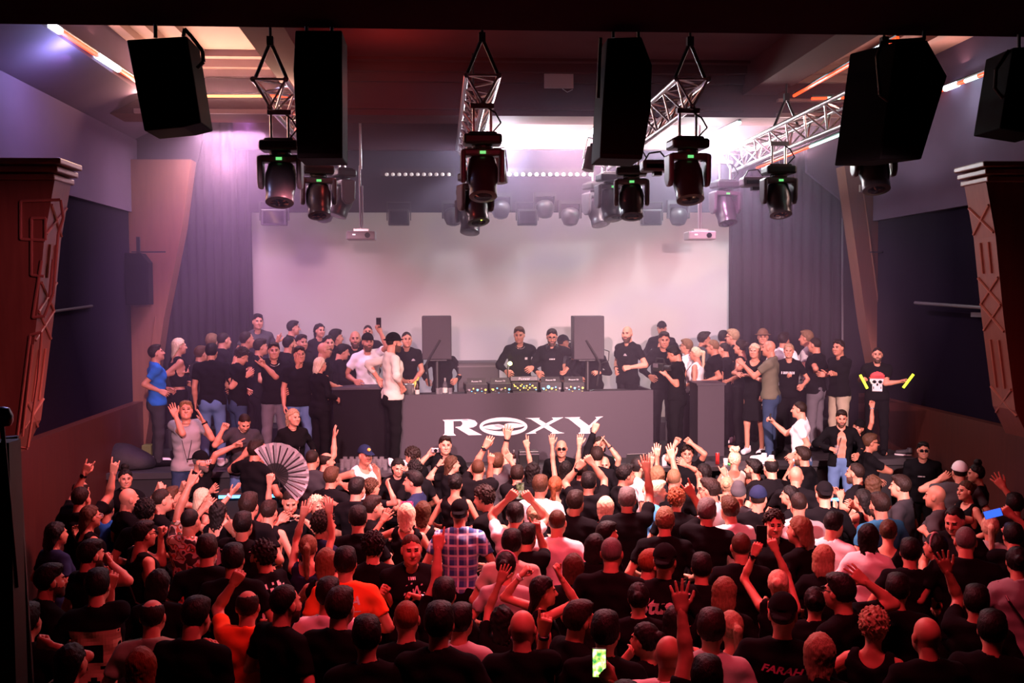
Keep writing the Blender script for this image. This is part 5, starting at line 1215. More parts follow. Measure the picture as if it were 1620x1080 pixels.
P(240,978,'balding man in a sage green T-shirt seen from behind, left foreground',15,hair='ring',hc='dark',tc='sage')
P(304,978,'man with thick black hair and ear catching light in the left foreground',30,h=1.8,hair='short',hc='black',hp=12,w=1.08,hands=[(338,1022,'relax',345,1060)])
P(223,1056,'woman with long straight reddish blond hair at the bottom left',0,sex=F_,hair='long',hc='red',top='long')
P(110,1050,'woman with dark hair stretching a forearm sideways at the bottom left',40,sex=F_,hair='long',hc='black',top='tank',hands=[(60,1015,'fist',112,1020)])
P(391,962,'balding man in an orange T-shirt raising a fist, left foreground',10,hair='ring',hc='dark',tc='orange',hands=[(378,909,'fist',354,965)])
P(447,957,'large man with receding dark hair in sharp profile at the lower left',55,h=1.84,w=1.14,hair='receding',hc='black',beard=True)
P(518,943,'person with dark hair and a white T-shirt shoulder behind the grey templed man',15,h=1.76,hair='short',hc='black',tc='white')
P(536,963,'man with dark hair greying at the temples in a black T-shirt, lower left centre',25,h=1.84,w=1.1,hair='short',hc='dark')
P(546,893,'man in a vivid orange T-shirt with white letters seen from behind',5,h=1.82,w=1.08,hair='short',hc='black',tc='orange')
P(516,890,'woman with long straight light brown hair next to the orange T-shirt man',10,sex=F_,hair='long',hc='light',top='tank',hands=[(510,917,'open')])
P(487,868,'woman with light brown ponytail raising both bare arms',5,sex=F_,hair='pony',hc='light',top='tank',tc='navy',hands=[(483,802,'open',467,860),(520,797,'open',528,852)])
P(509,831,'dark haired man with flushed cheek in profile behind the ponytail woman',60,hair='curly',hc='dark',tc='navy')
P(458,788,'man with necklace looking down with both hands before his chest, below the fan',175,hair='buzz',hc='dark',hp=25,acc=('chain',),hands=[(450,815,'relax'),(475,817,'relax')])
P(424,810,'woman with bare shoulders raising the silver fan',30,sex=F_,hair='short',hc='dark',top='tank',hands=[(427,752,'grip',424,795)],wrist=((1,'red'),))
P(499,800,'blond person with curly fringe between two raised hands, left middle',150,h=1.66,sex=F_,hair='curly',hc='blond',hands=[(486,806,'flat'),(516,790,'open')])
P(493,727,'man with cropped dark hair and neck chain in a dark grey T-shirt, from behind',25,hair='buzz',hc='dark',tc='charcoal',w=1.05)
P(514,730,'bald man in profile waving a bare arm high left of the white tank man',75,h=1.75,hair='ring',hc='dark',hands=[(529,682,'open',545,722)])
P(523,756,'brown haired man with a black collared T-shirt in front of the waving bald man',35,hair='short',hc='brown')
P(576,720,'man in white tank top and navy cap with orange badge waving',150,h=1.8,hat='cap',hatc='navy',hair='short',hc='dark',top='tank',tc='white',skin=1,acc=('badge_o',),hands=[(594,742,'open',600,775),(549,770,'relax')])
P(563,774,'dark haired man with bowed neck in front of the white tank top man',30,hair='short',hc='black')
P(585,773,'curly brown haired woman turned to the white tank man, hand raised',60,h=1.64,sex=F_,hair='curly',hc='brown',hands=[(612,762,'relax')])
P(566,822,'man with short dark hair and bare nape, left of centre',5,hair='short',hc='black')
P(587,803,'dark haired man in profile with light collar, left of the pale blond woman',70,h=1.72,hair='short',hc='dark')
P(590,866,'dark haired man in black with a thin red strap across the back',10,hair='curly',hc='black',acc=('strap_red',))
P(629,737,'dark haired woman with lowered eyes holding up one hand, before the booth corner',170,h=1.66,sex=F_,hair='long',hc='black',top='long',hp=15,hands=[(640,740,'peace')])
P(658,721,'man with curly brown hair looking down in front of the booth',-60,h=1.74,hair='curly',hc='dark',hp=20)
P(657,743,'person with dark curly hair in front of the man with the small camera',-30,h=1.66,hair='curly',hc='black')
P(657,762,'man with thick black hair in profile left and a navy T-shirt',-75,hair='short',hc='black',tc='navy')
P(704,704,'stern dark haired man in black raising a small silver camera before the booth',172,Y=13.75,w=1.08,hair='short',hc='dark',hands=[(686,712,'grip')],z=0)
P(713,735,'smiling woman with long wavy brown hair raising one hand with a wristband',70,h=1.68,sex=F_,hair='wavy',hc='brown',top='tee',hands=[(699,728,'point',684,765)],wrist=((-1,'band'),))
P(720,766,'person with dark hair tied up and bare upper back below the wavy haired woman',10,h=1.72,sex=F_,hair='bun',hc='black',top='tank')
P(643,815,'woman with long pale blond hair and pink sunglasses on her head',5,sex=F_,hair='long',hc='blond',top='tank',acc=('shades_up',),hands=[(612,813,'spread')])
P(669,810,'woman with long auburn brown hair beside the pale blond woman',10,sex=F_,hair='long',hc='brown',top='tank',h=1.66)
P(650,868,'crew cut man facing us with fists up in a black T-shirt with white scribble',172,w=1.1,hair='buzz',hc='brown',skin=0,hands=[(604,932,'fist',612,960),(646,940,'fist',672,945)],wrist=((-1,'watch'),))
P(727,813,'man in a blue white plaid shirt and black cap',5,w=1.05,hat='capback',hair='short',hc='dark',tc='plaid')
P(702,943,'dark haired man in black T-shirt raising one pointing finger, centre foreground',8,hair='short',hc='black',hands=[(696,838,'point',728,915)],h=1.74)
P(643,982,'man with cropped reddish hair and black T-shirt, lower centre left',3,w=1.08,h=1.84,hair='buzz',hc='red')
P(694,990,'man with shaved dark nape and loose black T-shirt, bottom centre',10,w=1.05,hair='short',hc='black',h=1.82)
P(727,985,'person in a pale grey T-shirt half hidden behind the shaved nape man',20,h=1.72,hair='short',hc='black',tc='ltgrey',acc=('strap',))
# ---- crowd, centre
P(756,743,'stocky man with short brown hair raising both arms before the booth sign',5,w=1.12,h=1.8,hair='buzz',hc='brown',hands=[(773,697,'relax',762,722),(777,722,'point',778,750)],wrist=((-1,'watch'),))
P(786,733,'man in a grey T-shirt stretching a huge bare arm over the sign',15,hair='short',hc='brown',tc='dkgrey',hands=[(804,682,'spread',794,735)],wrist=((1,'band'),))
P(771,788,'grinning man with curly hair looking left, folded bare arm',-65,w=1.08,hair='curly',hc='dark',hp=10,skin=0,hands=[(748,838,'relax',784,832)])
P(843,746,'dark haired woman raising one arm with a peace sign below the sign letter',5,h=1.68,sex=F_,hair='wavy',hc='black',hands=[(832,697,'peace',858,735)])
P(818,752,'dark haired person stretching a bare arm to the left, behind the curly grinning man',5,h=1.7,hair='short',hc='dark',hands=[(803,720,'point',820,755)])
P(888,709,'bald man in black sunglasses smiling in front of the booth',178,Y=13.75,w=1.05,hair='',acc=('shades',),arms=('down','down'))
P(895,743,'woman with very long dark hair stretching one arm over the sign',8,sex=F_,hair='long',hc='black',top='tank',hands=[(872,680,'open',872,735)])
P(854,770,'man with short brown hair in a crisp white T-shirt, centre',15,w=1.08,hair='short',hc='brown',tc='white')
P(878,770,'woman with a sleek auburn ponytail right of the white T-shirt man',8,h=1.7,sex=F_,hair='pony',hc='red',top='tank')
P(931,765,'dark haired man clasping both raised hands overhead, wearing a watch',5,hair='short',hc='black',hands=[(922,731,'fist',902,766),(930,724,'fist',956,770)],wrist=((-1,'watch'),))
P(919,745,'person in black hidden below a slim raised arm with a bracelet',10,h=1.66,sex=F_,hair='bun',hc='dark',hands=[(919,687,'open',926,722)],wrist=((1,'silver'),))
P(944,722,'person in black sleeves throwing one fist across the last sign letter',5,h=1.78,hair='short',hc='dark',top='long',hands=[(944,668,'fist',930,700)],wrist=((1,'white'),))
P(956,733,'bald tanned man in black clapping above his head, facing us',178,Y=13.4,w=1.08,hair='',skin=1,hp=10,hands=[(951,697,'flat',932,722),(958,698,'flat',990,722)],wrist=((-1,'band'),))
P(948,704,'dark haired woman behind the clapping man, close to the booth',178,Y=13.9,sex=F_,hair='bob',hc='dark',top='long')
P(987,752,'young man with black quiff in profile right of the clapping man',65,hair='quiff',hc='black')
P(1009,739,'bearded man with glasses and a white shirt in profile before the laptop',70,hair='short',hc='black',beard=True,tc='white',acc=('specs',))
P(909,796,'man with short dark hair and red flushed neck, centre of the crowd',20,w=1.08,hair='short',hc='dark')
P(958,803,'woman with long golden blond hair and bare shoulder, centre',5,sex=F_,hair='long',hc='blond',top='tank')
P(992,792,'broad man with greying hair raising his right arm, seen from behind',5,w=1.14,h=1.82,hair='short',hc='grey',hands=[(1022,732,'open',1028,790)])
P(1036,778,'person with blond hair and a light blue T-shirt in profile',70,h=1.72,hair='quiff',hc='blond',tc='sky')
P(1040,753,'woman raising both hands high with long thin arms, right of the laptop',8,h=1.74,sex=F_,hair='long',hc='light',top='tank',tc='cream',hands=[(1040,710,'open',1044,760),(1031,723,'open',1024,765)])
P(1087,718,'laughing man folding both arms above his dark fringe, facing us',178,Y=13.5,hair='curly',hc='dark',hands=[(1073,694,'fist',1062,722),(1086,695,'fist',1112,720)])
P(1066,759,'man with cropped light hair raising one hand, right of centre',5,hair='buzz',hc='light',hands=[(1061,713,'open',1070,745)],wrist=((1,'silver'),))
P(1115,748,'woman with long dark hair in profile left raising one hand',-65,sex=F_,hair='long',hc='black',top='tank',hands=[(1077,731,'open',1100,760)])
P(1150,770,'woman with fair hair raising a horn sign right of the red can',5,h=1.64,sex=F_,hair='bun',hc='dirty',top='tank',hands=[(1143,741,'horn',1154,775)])
P(1070,791,'person with thick auburn curls seen from behind, right of centre',5,h=1.72,sex=F_,hair='curly',hc='red')
P(1126,776,'man with glasses and dark fringe in profile left next to the grey haired man',-70,hair='quiff',hc='dark',tc='white',acc=('specs',))
P(1118,811,'grey haired man in black T-shirt raising a horn sign',5,w=1.1,h=1.84,hair='short',hc='grey',hands=[(1088,771,'horn',1112,838)])
P(1156,807,'man with slicked brown hair in a black and white T-shirt',-25,hair='quiff',hc='brown',tc='white')
P(1052,826,'man with tousled light reddish hair and black T-shirt, centre right',3,w=1.05,hair='quiff',hc='light')
P(815,817,'person with black hair in a white T-shirt filming with a phone overhead',5,hair='short',hc='black',tc='white',hands=[(813,780,'grip',790,815),(832,782,'grip',842,800)])
P(846,818,'blond woman with a hairband and bare shoulders, centre',5,h=1.68,sex=F_,hair='bun',hc='dirty',top='tank',acc=('headband',))
P(881,828,'man with a buzz cut and white T-shirt seen from behind, centre',10,w=1.05,hair='buzz',hc='brown',tc='white')
P(809,862,'man with short black hair and a beige T-shirt, centre',10,hair='short',hc='black',tc='beige')
P(832,851,'man with black hair raising one pointing finger, beside the beige T-shirt man',20,h=1.76,hair='short',hc='black',hands=[(847,829,'point',866,895)])
P(800,897,'person with black hair and a pale headband in a light T-shirt',10,h=1.68,sex=F_,hair='bun',hc='black',tc='ltgrey',acc=('headband',))
P(795,984,'woman with long dark wavy hair raising an open hand, lower centre',5,sex=F_,hair='wavy',hc='black',top='tee',hands=[(797,905,'open',776,960)])
P(855,936,'dark haired woman turned right with two raised fists, lower centre',80,sex=F_,hair='long:f',hc='black',top='tank',hands=[(835,897,'fist',828,950),(877,897,'fist',896,935)],wrist=((-1,'white'),))
P(907,899,'woman with long smooth brown hair right of the two raised fists',5,sex=F_,hair='long',hc='brown',top='long')
P(826,998,'bald man with shiny head raising a finger and wearing a black wristband',8,w=1.05,h=1.82,hair='',skin=0,hands=[(862,982,'point',864,1050)],wrist=((1,'band'),))
P(912,982,'bearded man in black T-shirt turned right, lower centre',60,w=1.08,h=1.82,hair='short',hc='dark',beard=True)
P(957,846,'man with dark hair glancing right in front of the golden blond woman',60,h=1.74,hair='short',hc='black')
P(941,866,'woman with dark hair in shadow below the man glancing right',10,h=1.64,sex=F_,hair='bob',hc='black',top='long')
P(967,877,'man with short grey hair and broad black T-shirt, centre right',8,w=1.14,h=1.86,hair='buzz',hc='grey')
P(1051,890,'man in backward black cap and black T-shirt with white graffiti lettering',8,w=1.08,h=1.8,hat='capback',hair='short',hc='dark')
P(1026,893,'bearded reddish haired person left of the graffiti T-shirt man',60,h=1.72,hair='short',hc='red',beard=True)
P(957,1003,'man with black hair right behind the lit green phone, bottom centre',8,hair='short',hc='black',h=1.8)
P(990,1122,'person at the bottom edge almost out of the picture, holding up a lit phone',0,h=1.78,hair='short',hc='black',hands=[(952,1058,'grip',985,1100)])
P(1025,1014,'laughing dark haired woman in profile left at the bottom',-60,sex=F_,hair='bun',hc='black',top='long',hands=[(999,1033,'relax')])
P(1069,984,'woman with dark hair behind a raised bare arm, lower right of centre',10,sex=F_,hair='bob',hc='black',top='tank')
P(1057,1040,'bald man with tanned scalp and white T-shirt at the bottom',10,hair='',skin=1,tc='white',w=1.05)
P(1118,1078,'person in black at the bottom edge stretching an arm up with spread fingers',5,hair='short',hc='black',hands=[(1076,940,'spread',1104,1040)],h=1.8)
P(1125,998,'man with dark brown hair and a pale grey T-shirt, lower right',5,hair='short',hc='dark',tc='ltgrey')
P(1146,938,'woman with layered shoulder length brown hair, right of centre',8,sex=F_,hair='bob',hc='light',top='long')
P(1158,995,'blond woman with ponytail and glasses strap beside the pale grey T-shirt man',-20,sex=F_,hair='pony',hc='dirty',top='tank')
P(1173,867,'man with receding reddish hair and black T-shirt behind the phone arms',-10,w=1.05,h=1.8,hair='buzz',hc='brown')
# ---- crowd, right side
P(1162,728,'woman with messy high blond bun and bare shoulders below the stage edge',5,h=1.68,sex=F_,hair='messy',hc='blond',top='tank',tc='beige')
P(1168,783,'person in a dark grey knitted beanie right of the slick haired man',0,h=1.72,hat='beanie',hatc='dkgrey',hair='',tc='charcoal')
P(1199,790,'man in a navy cap and black T-shirt with white shoulders seen from behind',10,w=1.08,hat='cap',hatc='navy',hair='short',hc='dark',tc='black')
P(1195,742,'bearded man with slick black hair in profile left, front right',-70,hair='quiff',hc='black',beard=True)
P(1221,741,'balding dark haired man in black right of the slick haired profile',-20,h=1.8,hair='ring',hc='black',w=1.05)
P(1272,722,'dark bearded man holding his hand to his mouth in front of the white T-shirt man',-65,hair='short',hc='dark',beard=True,hands=[(1254,732,'fist',1248,760)])
P(1259,754,'shaven headed man with pale scalp in front of the man touching his mouth',5,h=1.72,hair='')
P(1252,784,'dark haired woman in red light in profile left, right front',-75,h=1.64,sex=F_,hair='long',hc='black',top='long')
P(1264,799,'man with short dark hair and white T-shirt left of the badge cap',-10,h=1.8,hair='buzz',hc='dark',tc='white')
P(1305,783,'person in a black cap with a yellow badge and a dark jacket',-10,hat='capback',hair='short',hc='dark',top='jacket',acc=('badge_y',))
P(1224,829,'dark haired man facing us above the phone, right of centre',170,hair='curly',hc='dark',top='tee')
P(1231,926,'woman with tied blond hair holding a phone up with both arms',3,sex=F_,hair='bun',hc='blond',top='tank',hands=[(1199,862,'grip',1180,925),(1221,856,'grip',1246,915)],wrist=((-1,'watch'),))
P(1268,840,'man with long swept light brown hair in profile left',-60,hair='bob',hc='light',tc='black',w=1.05)
P(1316,831,'man with black hair bowing slightly in a white T-shirt, right middle',25,hair='short',hc='black',tc='white',hp=10)
P(1303,884,'woman with chin length blond hair in black, right middle',5,sex=F_,hair='bob',hc='dirty',top='long')
P(1374,850,'woman with very long black hair over a loose white blouse',5,sex=F_,hair='long',hc='black',top='long',tc='white')
P(1405,842,'woman with brown hair in a low bun and a black top, right middle',5,h=1.66,sex=F_,hair='bun',hc='brown',top='tank')
P(1394,800,'broad man in a teal blue T-shirt turned left, right side',-40,w=1.12,hair='short',hc='dark',beard=True,tc='teal')
P(1356,749,'bearded man with receding hair in black in profile left, right front',-70,hair='receding',hc='dark',beard=True,hands=[(1329,778,'relax'),(1318,775,'flat')])
P(1367,791,'woman with straight dark hair and watch clasping her hands, right side',-50,h=1.68,sex=F_,hair='long',hc='black',top='tank',hands=[(1346,795,'relax'),(1322,795,'relax')],wrist=((-1,'watch'),))
P(1381,768,'woman with brown wavy hair touching the neck of the bearded profile man',-10,h=1.66,sex=F_,hair='wavy',hc='brown',top='tank')
P(1428,770,'man with greying short hair in a dark shirt in profile left, right side',-75,hair='short',hc='dark',tc='charcoal')
P(1484,786,'bald man in a grey T-shirt in profile left with a raised fist',-75,hair='',tc='dkgrey',hands=[(1486,822,'fist'),(1458,834,'fist')],skin=1)
P(1519,748,'person in a pale white cap pointing with folded arms near the right wall',-15,h=1.78,hat='cap',hatc='white',hair='short',hc='dark',tc='dkgrey',hands=[(1497,752,'relax',1478,762)])
P(1547,750,'woman with a high dark topknot facing left beside the pale white cap',-100,sex=F_,hair='topbun',hc='black',top='tee',skin=1,hands=[(1530,765,'relax')])
P(1530,776,'woman with pulled back hair and lowered head between bald man and topknot woman',-130,h=1.62,sex=F_,hair='bun',hc='brown',top='tank')
P(1606,800,'person at the right edge raising a bare arm with stretched fingers',-10,h=1.74,hair='short',hc='black',hands=[(1579,760,'spread',1598,790)])
P(1514,820,'man with receding dark hair looking down in red light, right side',-160,hair='receding',hc='black',hp=18)
P(1567,836,'woman with braided blond hair and a pale T-shirt, far right',-5,sex=F_,hair='pony',hc='blond',tc='ltgrey')
P(1604,850,'person at the right edge wearing a black watch with raised fists',-15,h=1.72,hair='short',hc='black',tc='black',hands=[(1592,836,'fist',1612,880),(1590,806,'fist')],wrist=((-1,'watch'),))
P(1483,866,'dark haired woman with a white hairband and bare shoulder, far right',-60,sex=F_,hair='long',hc='black',top='tank',acc=('headband',))
P(1528,858,'man with cropped grey hair and a very broad black T-shirt, far right',-5,w=1.18,h=1.84,hair='buzz',hc='grey')
P(1545,955,'person in black stretching a tanned arm up with spread fingers, lower right',0,h=1.74,hair='short',hc='black',hands=[(1493,888,'spread',1512,975)],skin=2)
P(1333,938,'man with glasses and thick black hair in profile left, hand raised behind his head',-60,w=1.08,hair='short',hc='black',acc=('specs',),hands=[(1354,908,'spread',1378,948)])
P(1238,975,'man in backward black cap with wing emblem and pink lettering on his T-shirt',3,w=1.1,h=1.82,hat='capback',hair='short',hc='dark')
P(1289,954,'woman with dark hair and a hairpin left of the glasses man',5,sex=F_,hair='bun',hc='black',top='tee')
P(1297,1035,'woman with long straight blond hair at the lower right bottom',3,sex=F_,hair='long',hc='dirty',top='long')
P(1382,993,'woman with curled blond hair pinned up, lower right',10,sex=F_,hair='curly',hc='dirty',top='tank',hands=[(1350,1048,'open')])
P(1469,1009,'shaven headed man in dark jacket at the lower right',-25,hair='',skin=1,top='jacket')
P(1610,890,'woman in a grey T-shirt with a shoulder strap at the right edge',-10,h=1.76,sex=F_,hair='bun',hc='black',tc='grey',acc=('strap',))
P(1570,1000,'dark haired person in black in the lower right corner',0,hair='short',hc='black',w=1.05)
P(1420,935,'person in black in dim light between the white blouse and the raised tanned arm',0,h=1.72,hair='short',hc='black',top='long')
P(580,1010,'person in black in deep shadow at the bottom left of centre',0,h=1.74,hair='short',hc='black',top='long')
P(1010,948,'person with dark hair and a red lit forearm left of the graffiti lettering',0,h=1.7,sex=F_,hair='bun',hc='black',hands=[(1012,970,'relax')])
P(1110,900,'person in black T-shirt with thick dark hair between the graffiti man and layered hair woman',0,h=1.72,hair='short',hc='black')
P(1440,875,'person in dark clothes behind the broad teal T-shirt man',0,h=1.7,hair='short',hc='black')
P(40,985,'person in black in deep shadow at the lower left edge',30,h=1.74,hair='short',hc='black')
settle()
for p in PEOPLE: make_person(p)
BYL = lambda t: next(p for p in PEOPLE if t in p['label'])
def side_near(p, x):
    """which of the person's hands is seen nearest to picture column x"""
    best = None
    for sd in (-1, 1):
        q = p['W'] @ Matrix(p['arm'][sd]['M'].tolist()) @ Vector((0, 0, .07)); c = M3.transposed() @ (q - CAM); px = 810 + F_PX * c.x / -c.z
        if best is None or abs(px - x) < best[0]: best = (abs(px - x), sd)
    return best[1]
def held(p, x, up=True):
    M = palm(p, side_near(p, x)); return M.to_translation(), M
# ---- things held
def to_cam(loc): return math.atan2(loc.x, loc.y)
def phone(loc, lab, facing, lit=None, tilt=0, size=1.0, roll=0):
    ro = empty('mobile_phone', loc, facing, lab, 'phone', None); ro.rotation_euler = (R(tilt), R(roll), facing); ro.scale = (size,) * 3
    MB().box((0, 0, 0), (.076, .010, .155)).build('case', BLACKP, ro, bevel=.004); MB().box((0, -.0058, 0), (.068, .002, .146)).build('display', lit or GLOSSB, ro)
    b = MB()
    for k in range(2): b.cyl((.018, .005, .05 - .022 * k), (.018, .008, .05 - .022 * k), .008, n=10)
    b.build('lens', GLOSSB, ro)
def lit_screen(name, cols, es, sc=16):
    m = bpy.data.materials.new(name); m.use_nodes = True; nt = m.node_tree; b = nt.nodes['Principled BSDF']; tc = nt.nodes.new('ShaderNodeTexCoord'); nz = nt.nodes.new('ShaderNodeTexNoise'); nz.inputs['Scale'].default_value = sc; nt.links.new(tc.outputs['Object'], nz.inputs['Vector'])
    cr = nt.nodes.new('ShaderNodeValToRGB'); e = cr.color_ramp.elements; e[0].position = .38; e[1].position = .62; e[0].color = cols[0] + (1,); e[1].color = cols[2] + (1,); q = e.new(.5); q.color = cols[1] + (1,)
    nt.links.new(nz.outputs['Fac'], cr.inputs[0]); nt.links.new(cr.outputs[0], b.inputs['Emission Color']); b.inputs['Emission Strength'].default_value = es; b.inputs['Base Color'].default_value = (.02, .02, .02, 1); return m
UPv = Vector((0, 0, 1))
p = BYL('holding a phone up high'); q, M = held(p, 598); phone(q + UPv * .07, 'black phone held up high before the screen on stage left', -to_cam(q), None, 8)
p = BYL('filming with a phone overhead'); q, M = held(p, 822); q2 = M.to_translation(); phone(at_y(823, 776, q.y), 'phone with lit screen held overhead by the white T-shirt person', -to_cam(q), lit_screen('screen_film', ((.02, .03, .02), (.35, .30, .12), (.8, .55, .5)), .8, 22), 0, 1.05)
p = BYL('holding a phone up with both arms'); q, M = held(p, 1205); phone(at_y(1205, 848, q.y), 'dark phone held up by the blond woman, in front of a face', -to_cam(q), None, 0, 1.1)
p = BYL('holding up a lit phone'); q, M = held(p, 950); phone(at_y(948, 1048, q.y - .03), 'phone with bright green and yellow display at the bottom centre', -to_cam(q), lit_screen('screen_green', ((.05, .35, .08), (.55, .75, .12), (.8, .9, .7)), 1.6, 30), 0, 1.0)
p = BYL('black watch with raised fists'); q, M = held(p, 1590); phone(at_y(1571, 812, q.y), 'phone with a blue lit display near the right edge', -to_cam(q), mat('screen_blue', (.02, .05, .2), .3, emit=(.03, .12, 1), es=1.6, noise=0), 0, 1.0, 70)
p = BYL('raising a small silver camera'); q, M = held(p, 686)
ro = empty('compact_camera', at_y(688, 712, q.y - .05), 0, 'small silver camera raised before the booth by the stern man', 'camera'); MB().box((0, 0, 0), (.10, .03, .062)).build('body', ALU, ro, bevel=.008); MB().cyl((.01, -.015, 0), (.01, -.035, 0), .024, n=16).build('lens', GLOSSB, ro)
p = BYL('looking down at a video camera'); q, M = held(p, 1047)
ro = empty('video_camera', q + Vector((-.02, .05, .06)), R(35), 'video camera with top handle held by the man in black on right stage', 'camera'); MB().box((0, 0, 0), (.11, .20, .12)).build('body', BLACKP, ro, bevel=.012); MB().cyl((0, -.10, 0), (0, -.22, 0), .042, n=18).build('lens', BLACKM, ro); b = MB(); b.tube([Vector((0, -.09, .06)), Vector((0, -.07, .13)), Vector((0, .07, .13)), Vector((0, .09, .06))], .012, 8); b.build('handle', BLACKP, ro)
MB().box((-.08, .02, .03), (.012, .09, .06)).build('display', GREYP, ro)
# silver fan
p = BYL('raising the silver fan'); q, M = held(p, 427)
fy = q.y + .02; hub = at_y(436, 752, fy); 
ro = empty('hand_fan', hub, 0, 'big open silver folding fan with dark ribs held over the crowd', 'fan')
rad = (at_y(436, 702, fy) - at_y(436, 752, fy)).length * 1.04
a0, a1 = R(128), R(-52); n = 26; b = MB(); vs = []
for k in range(n + 1):
    t = a0 + (a1 - a0) * k / n; yy = .012 * (1 if k % 2 else -1)
    for r_ in (rad * .38, rad): vs.append((r_ * math.cos(t), yy, r_ * math.sin(t)))
b.add(vs, [(2 * k, 2 * k + 1, 2 * k + 3, 2 * k + 2) for k in range(n)]); o = b.build('leaf', mat('fan_silver', (.40, .37, .38), .35, .35, noise=.25, nscale=30), ro); sm_ = o.modifiers.new('t', 'SOLIDIFY'); sm_.thickness = .003
for k in range(13):
    t = a0 + (a1 - a0) * (k + .5) / 13; d = Vector((math.cos(t), 0, math.sin(t))); MB().cyl(d * .02 + Vector((0, -.016, 0)), d * rad * .93 + Vector((0, -.018, 0)), .006, n=6).build('rib', BLACKP, ro)
vs = [(0, 0, 0)] + [(rad * .39 * math.cos(a0 + (a1 - a0) * k / n), -.008, rad * .39 * math.sin(a0 + (a1 - a0) * k / n)) for k in range(n + 1)]
o = MB().add(vs, [(0, k, k + 1) for k in range(1, n + 1)]).build('guard', BLACKP, ro); sm_ = o.modifiers.new('t', 'SOLIDIFY'); sm_.thickness = .01
# glow sticks, drinks, bottle
p = BYL('two yellow glow sticks')
GY = mat('glow_yellow', (.8, .9, .1), .4, emit=(.72, 1, .02), es=2.0, noise=0)
for x0_, y0_, x1_, y1_, lab in ((1361, 593, 1372, 614, 'yellow glow stick in the right hand of the skull T-shirt man, tilting left'), (1445, 592, 1429, 613, 'yellow glow stick in the left hand of the skull T-shirt man, tilting right')):
    q, M = held(p, x0_); a, c = at_y(x0_, y0_, q.y - .05), at_y(x1_, y1_, q.y - .05)
    tag(MB().cyl(a, c, .019, n=12).build('glow_stick', GY), lab, 'glow stick', 'yellow glow sticks')
p = BYL('holding a drink'); q, M = held(p, 1322); ro = empty('drink_glass', q + Vector((.02, -.05, -.04)), 0, 'clear drink with a dark straw held before the bare chest', 'glass'); MB().lathe([(.028, 0), (.034, .005), (.038, .13), (.034, .13), (.028, .01)], 16).build('cup', GLASS, ro, smooth=True); MB().cyl((0, 0, .02), (.05, -.01, .24), .005, n=8).build('straw', BLACKP, ro)
p = BYL('holding a bottle'); q, M = held(p, 1205); bottle(q + Vector((.0, -.03, -.16)), 'bottle hanging from the hand of the bald olive shirt man', DARKB, mat('pale_foil', (.6, .55, .5), .35, .3, noise=0), 18, .95)
p = BYL('tight white T-shirt standing'); q, M = held(p, 1217); tag(MB().cyl(q + Vector((0, -.03, -.02)), q + Vector((.01, -.03, .10)), .012, n=10).build('vape_pen', BLACKM), 'slim dark vape pen held up by the tight white T-shirt man', 'vape pen')

def mark_row(x0, x1, y, hgt, n):
    """a row of small blocks standing for print too small to read"""
    vs, fs = [], []; st_ = (x1 - x0) / n
    for k in range(n):
        a = x0 + st_ * k; e = .72 if k % 3 else .5; vs += [(a, y), (a + st_ * e, y), (a + st_ * e, y + hgt), (a, y + hgt)]; fs.append((4 * k, 4 * k + 1, 4 * k + 2, 4 * k + 3))
    return vs, fs
def zigzag(x0, x1, y, hgt, n, t=.012):
    p = [(x0 + (x1 - x0) * k / n, y + (hgt if k % 2 else 0) * (1 - .25 * ((k * 7) % 3) / 2)) for k in range(n + 1)]
    return [q for a in p for q in (a, (a[0] + t, a[1] + t * .3))], [(2 * k, 2 * k + 1, 2 * k + 3, 2 * k + 2) for k in range(n)]
# ---- prints on clothes
INK = mat('white_ink', (.70, .66, .68), .7, noise=.05); PINK = mat('pink_ink', (.62, .12, .26), .7, noise=.05); TANP = mat('tan_ink', (.50, .34, .22), .8, noise=.2); REDI = mat('red_ink', (.55, .06, .07), .7, noise=.15); YELI = mat('yellow_ink', (.75, .6, .1), .7, noise=.1)
p = BYL('large tan print'); shirt_print(p, [grid_shape(-.17, .17, -.30, .10, 16, lambda u, v: not ((abs(u) < .065 and -.12 < v < .0) or (v < -.16 and abs(abs(u) - (-.16 - v) * .9) > .05) or (v < -.05 and abs(u) > .15)))], TANP, zc=1.28, back=True)
p = BYL('white graffiti lettering'); shirt_print(p, [text_shape('Stussy', .17, 0, .02, .35, .08, .85, .006), ([(-.20, .115), (.2, .115), (.2, .125), (-.2, .125)], [(0, 1, 2, 3)]), mark_row(-.12, .12, -.12, .028, 9), mark_row(-.13, .13, -.175, .026, 11)], INK, zc=1.34)
p = BYL('pink lettering'); shirt_print(p, [text_shape('FARAH', .062, 0, .06, .3, -.06, 1.2, .002), text_shape('LOVE', .055, -.17, -.12, .2, -math.pi / 2, 1.2), text_shape('LOVE', .055, .17, -.12, .2, -math.pi / 2, 1.2)], PINK, zc=1.31)
b_ = MB()
child('emblem', shared_mb('wing', lambda b: [b.prism([(s_ * .006, -.1135 + .004, .02), (s_ * .045, -.100, .038), (s_ * .040, -.104, .022), (s_ * .02, -.112, .008)], (0, -.012, 0)) for s_ in (-1, 1)] and None), p['root'], INK, p['HM'])
p = BYL('vivid orange T-shirt'); shirt_print(p, [text_shape('SA', .085, .06, .05, .2, 0, 1.1, .002), ([(.0, -.03), (.12, -.03), (.12, -.022), (.0, -.022)], [(0, 1, 2, 3)])], INK, zc=1.36)
p = BYL('white scribble'); shirt_print(p, [zigzag(-.08, .08, -.04, .09, 8), mark_row(-.035, .03, .07, .02, 4)], INK, back=False, zc=1.36)
p = BYL('small white letters'); shirt_print(p, [mark_row(-.11, .11, .01, .04, 7)], INK, back=False, zc=1.28)
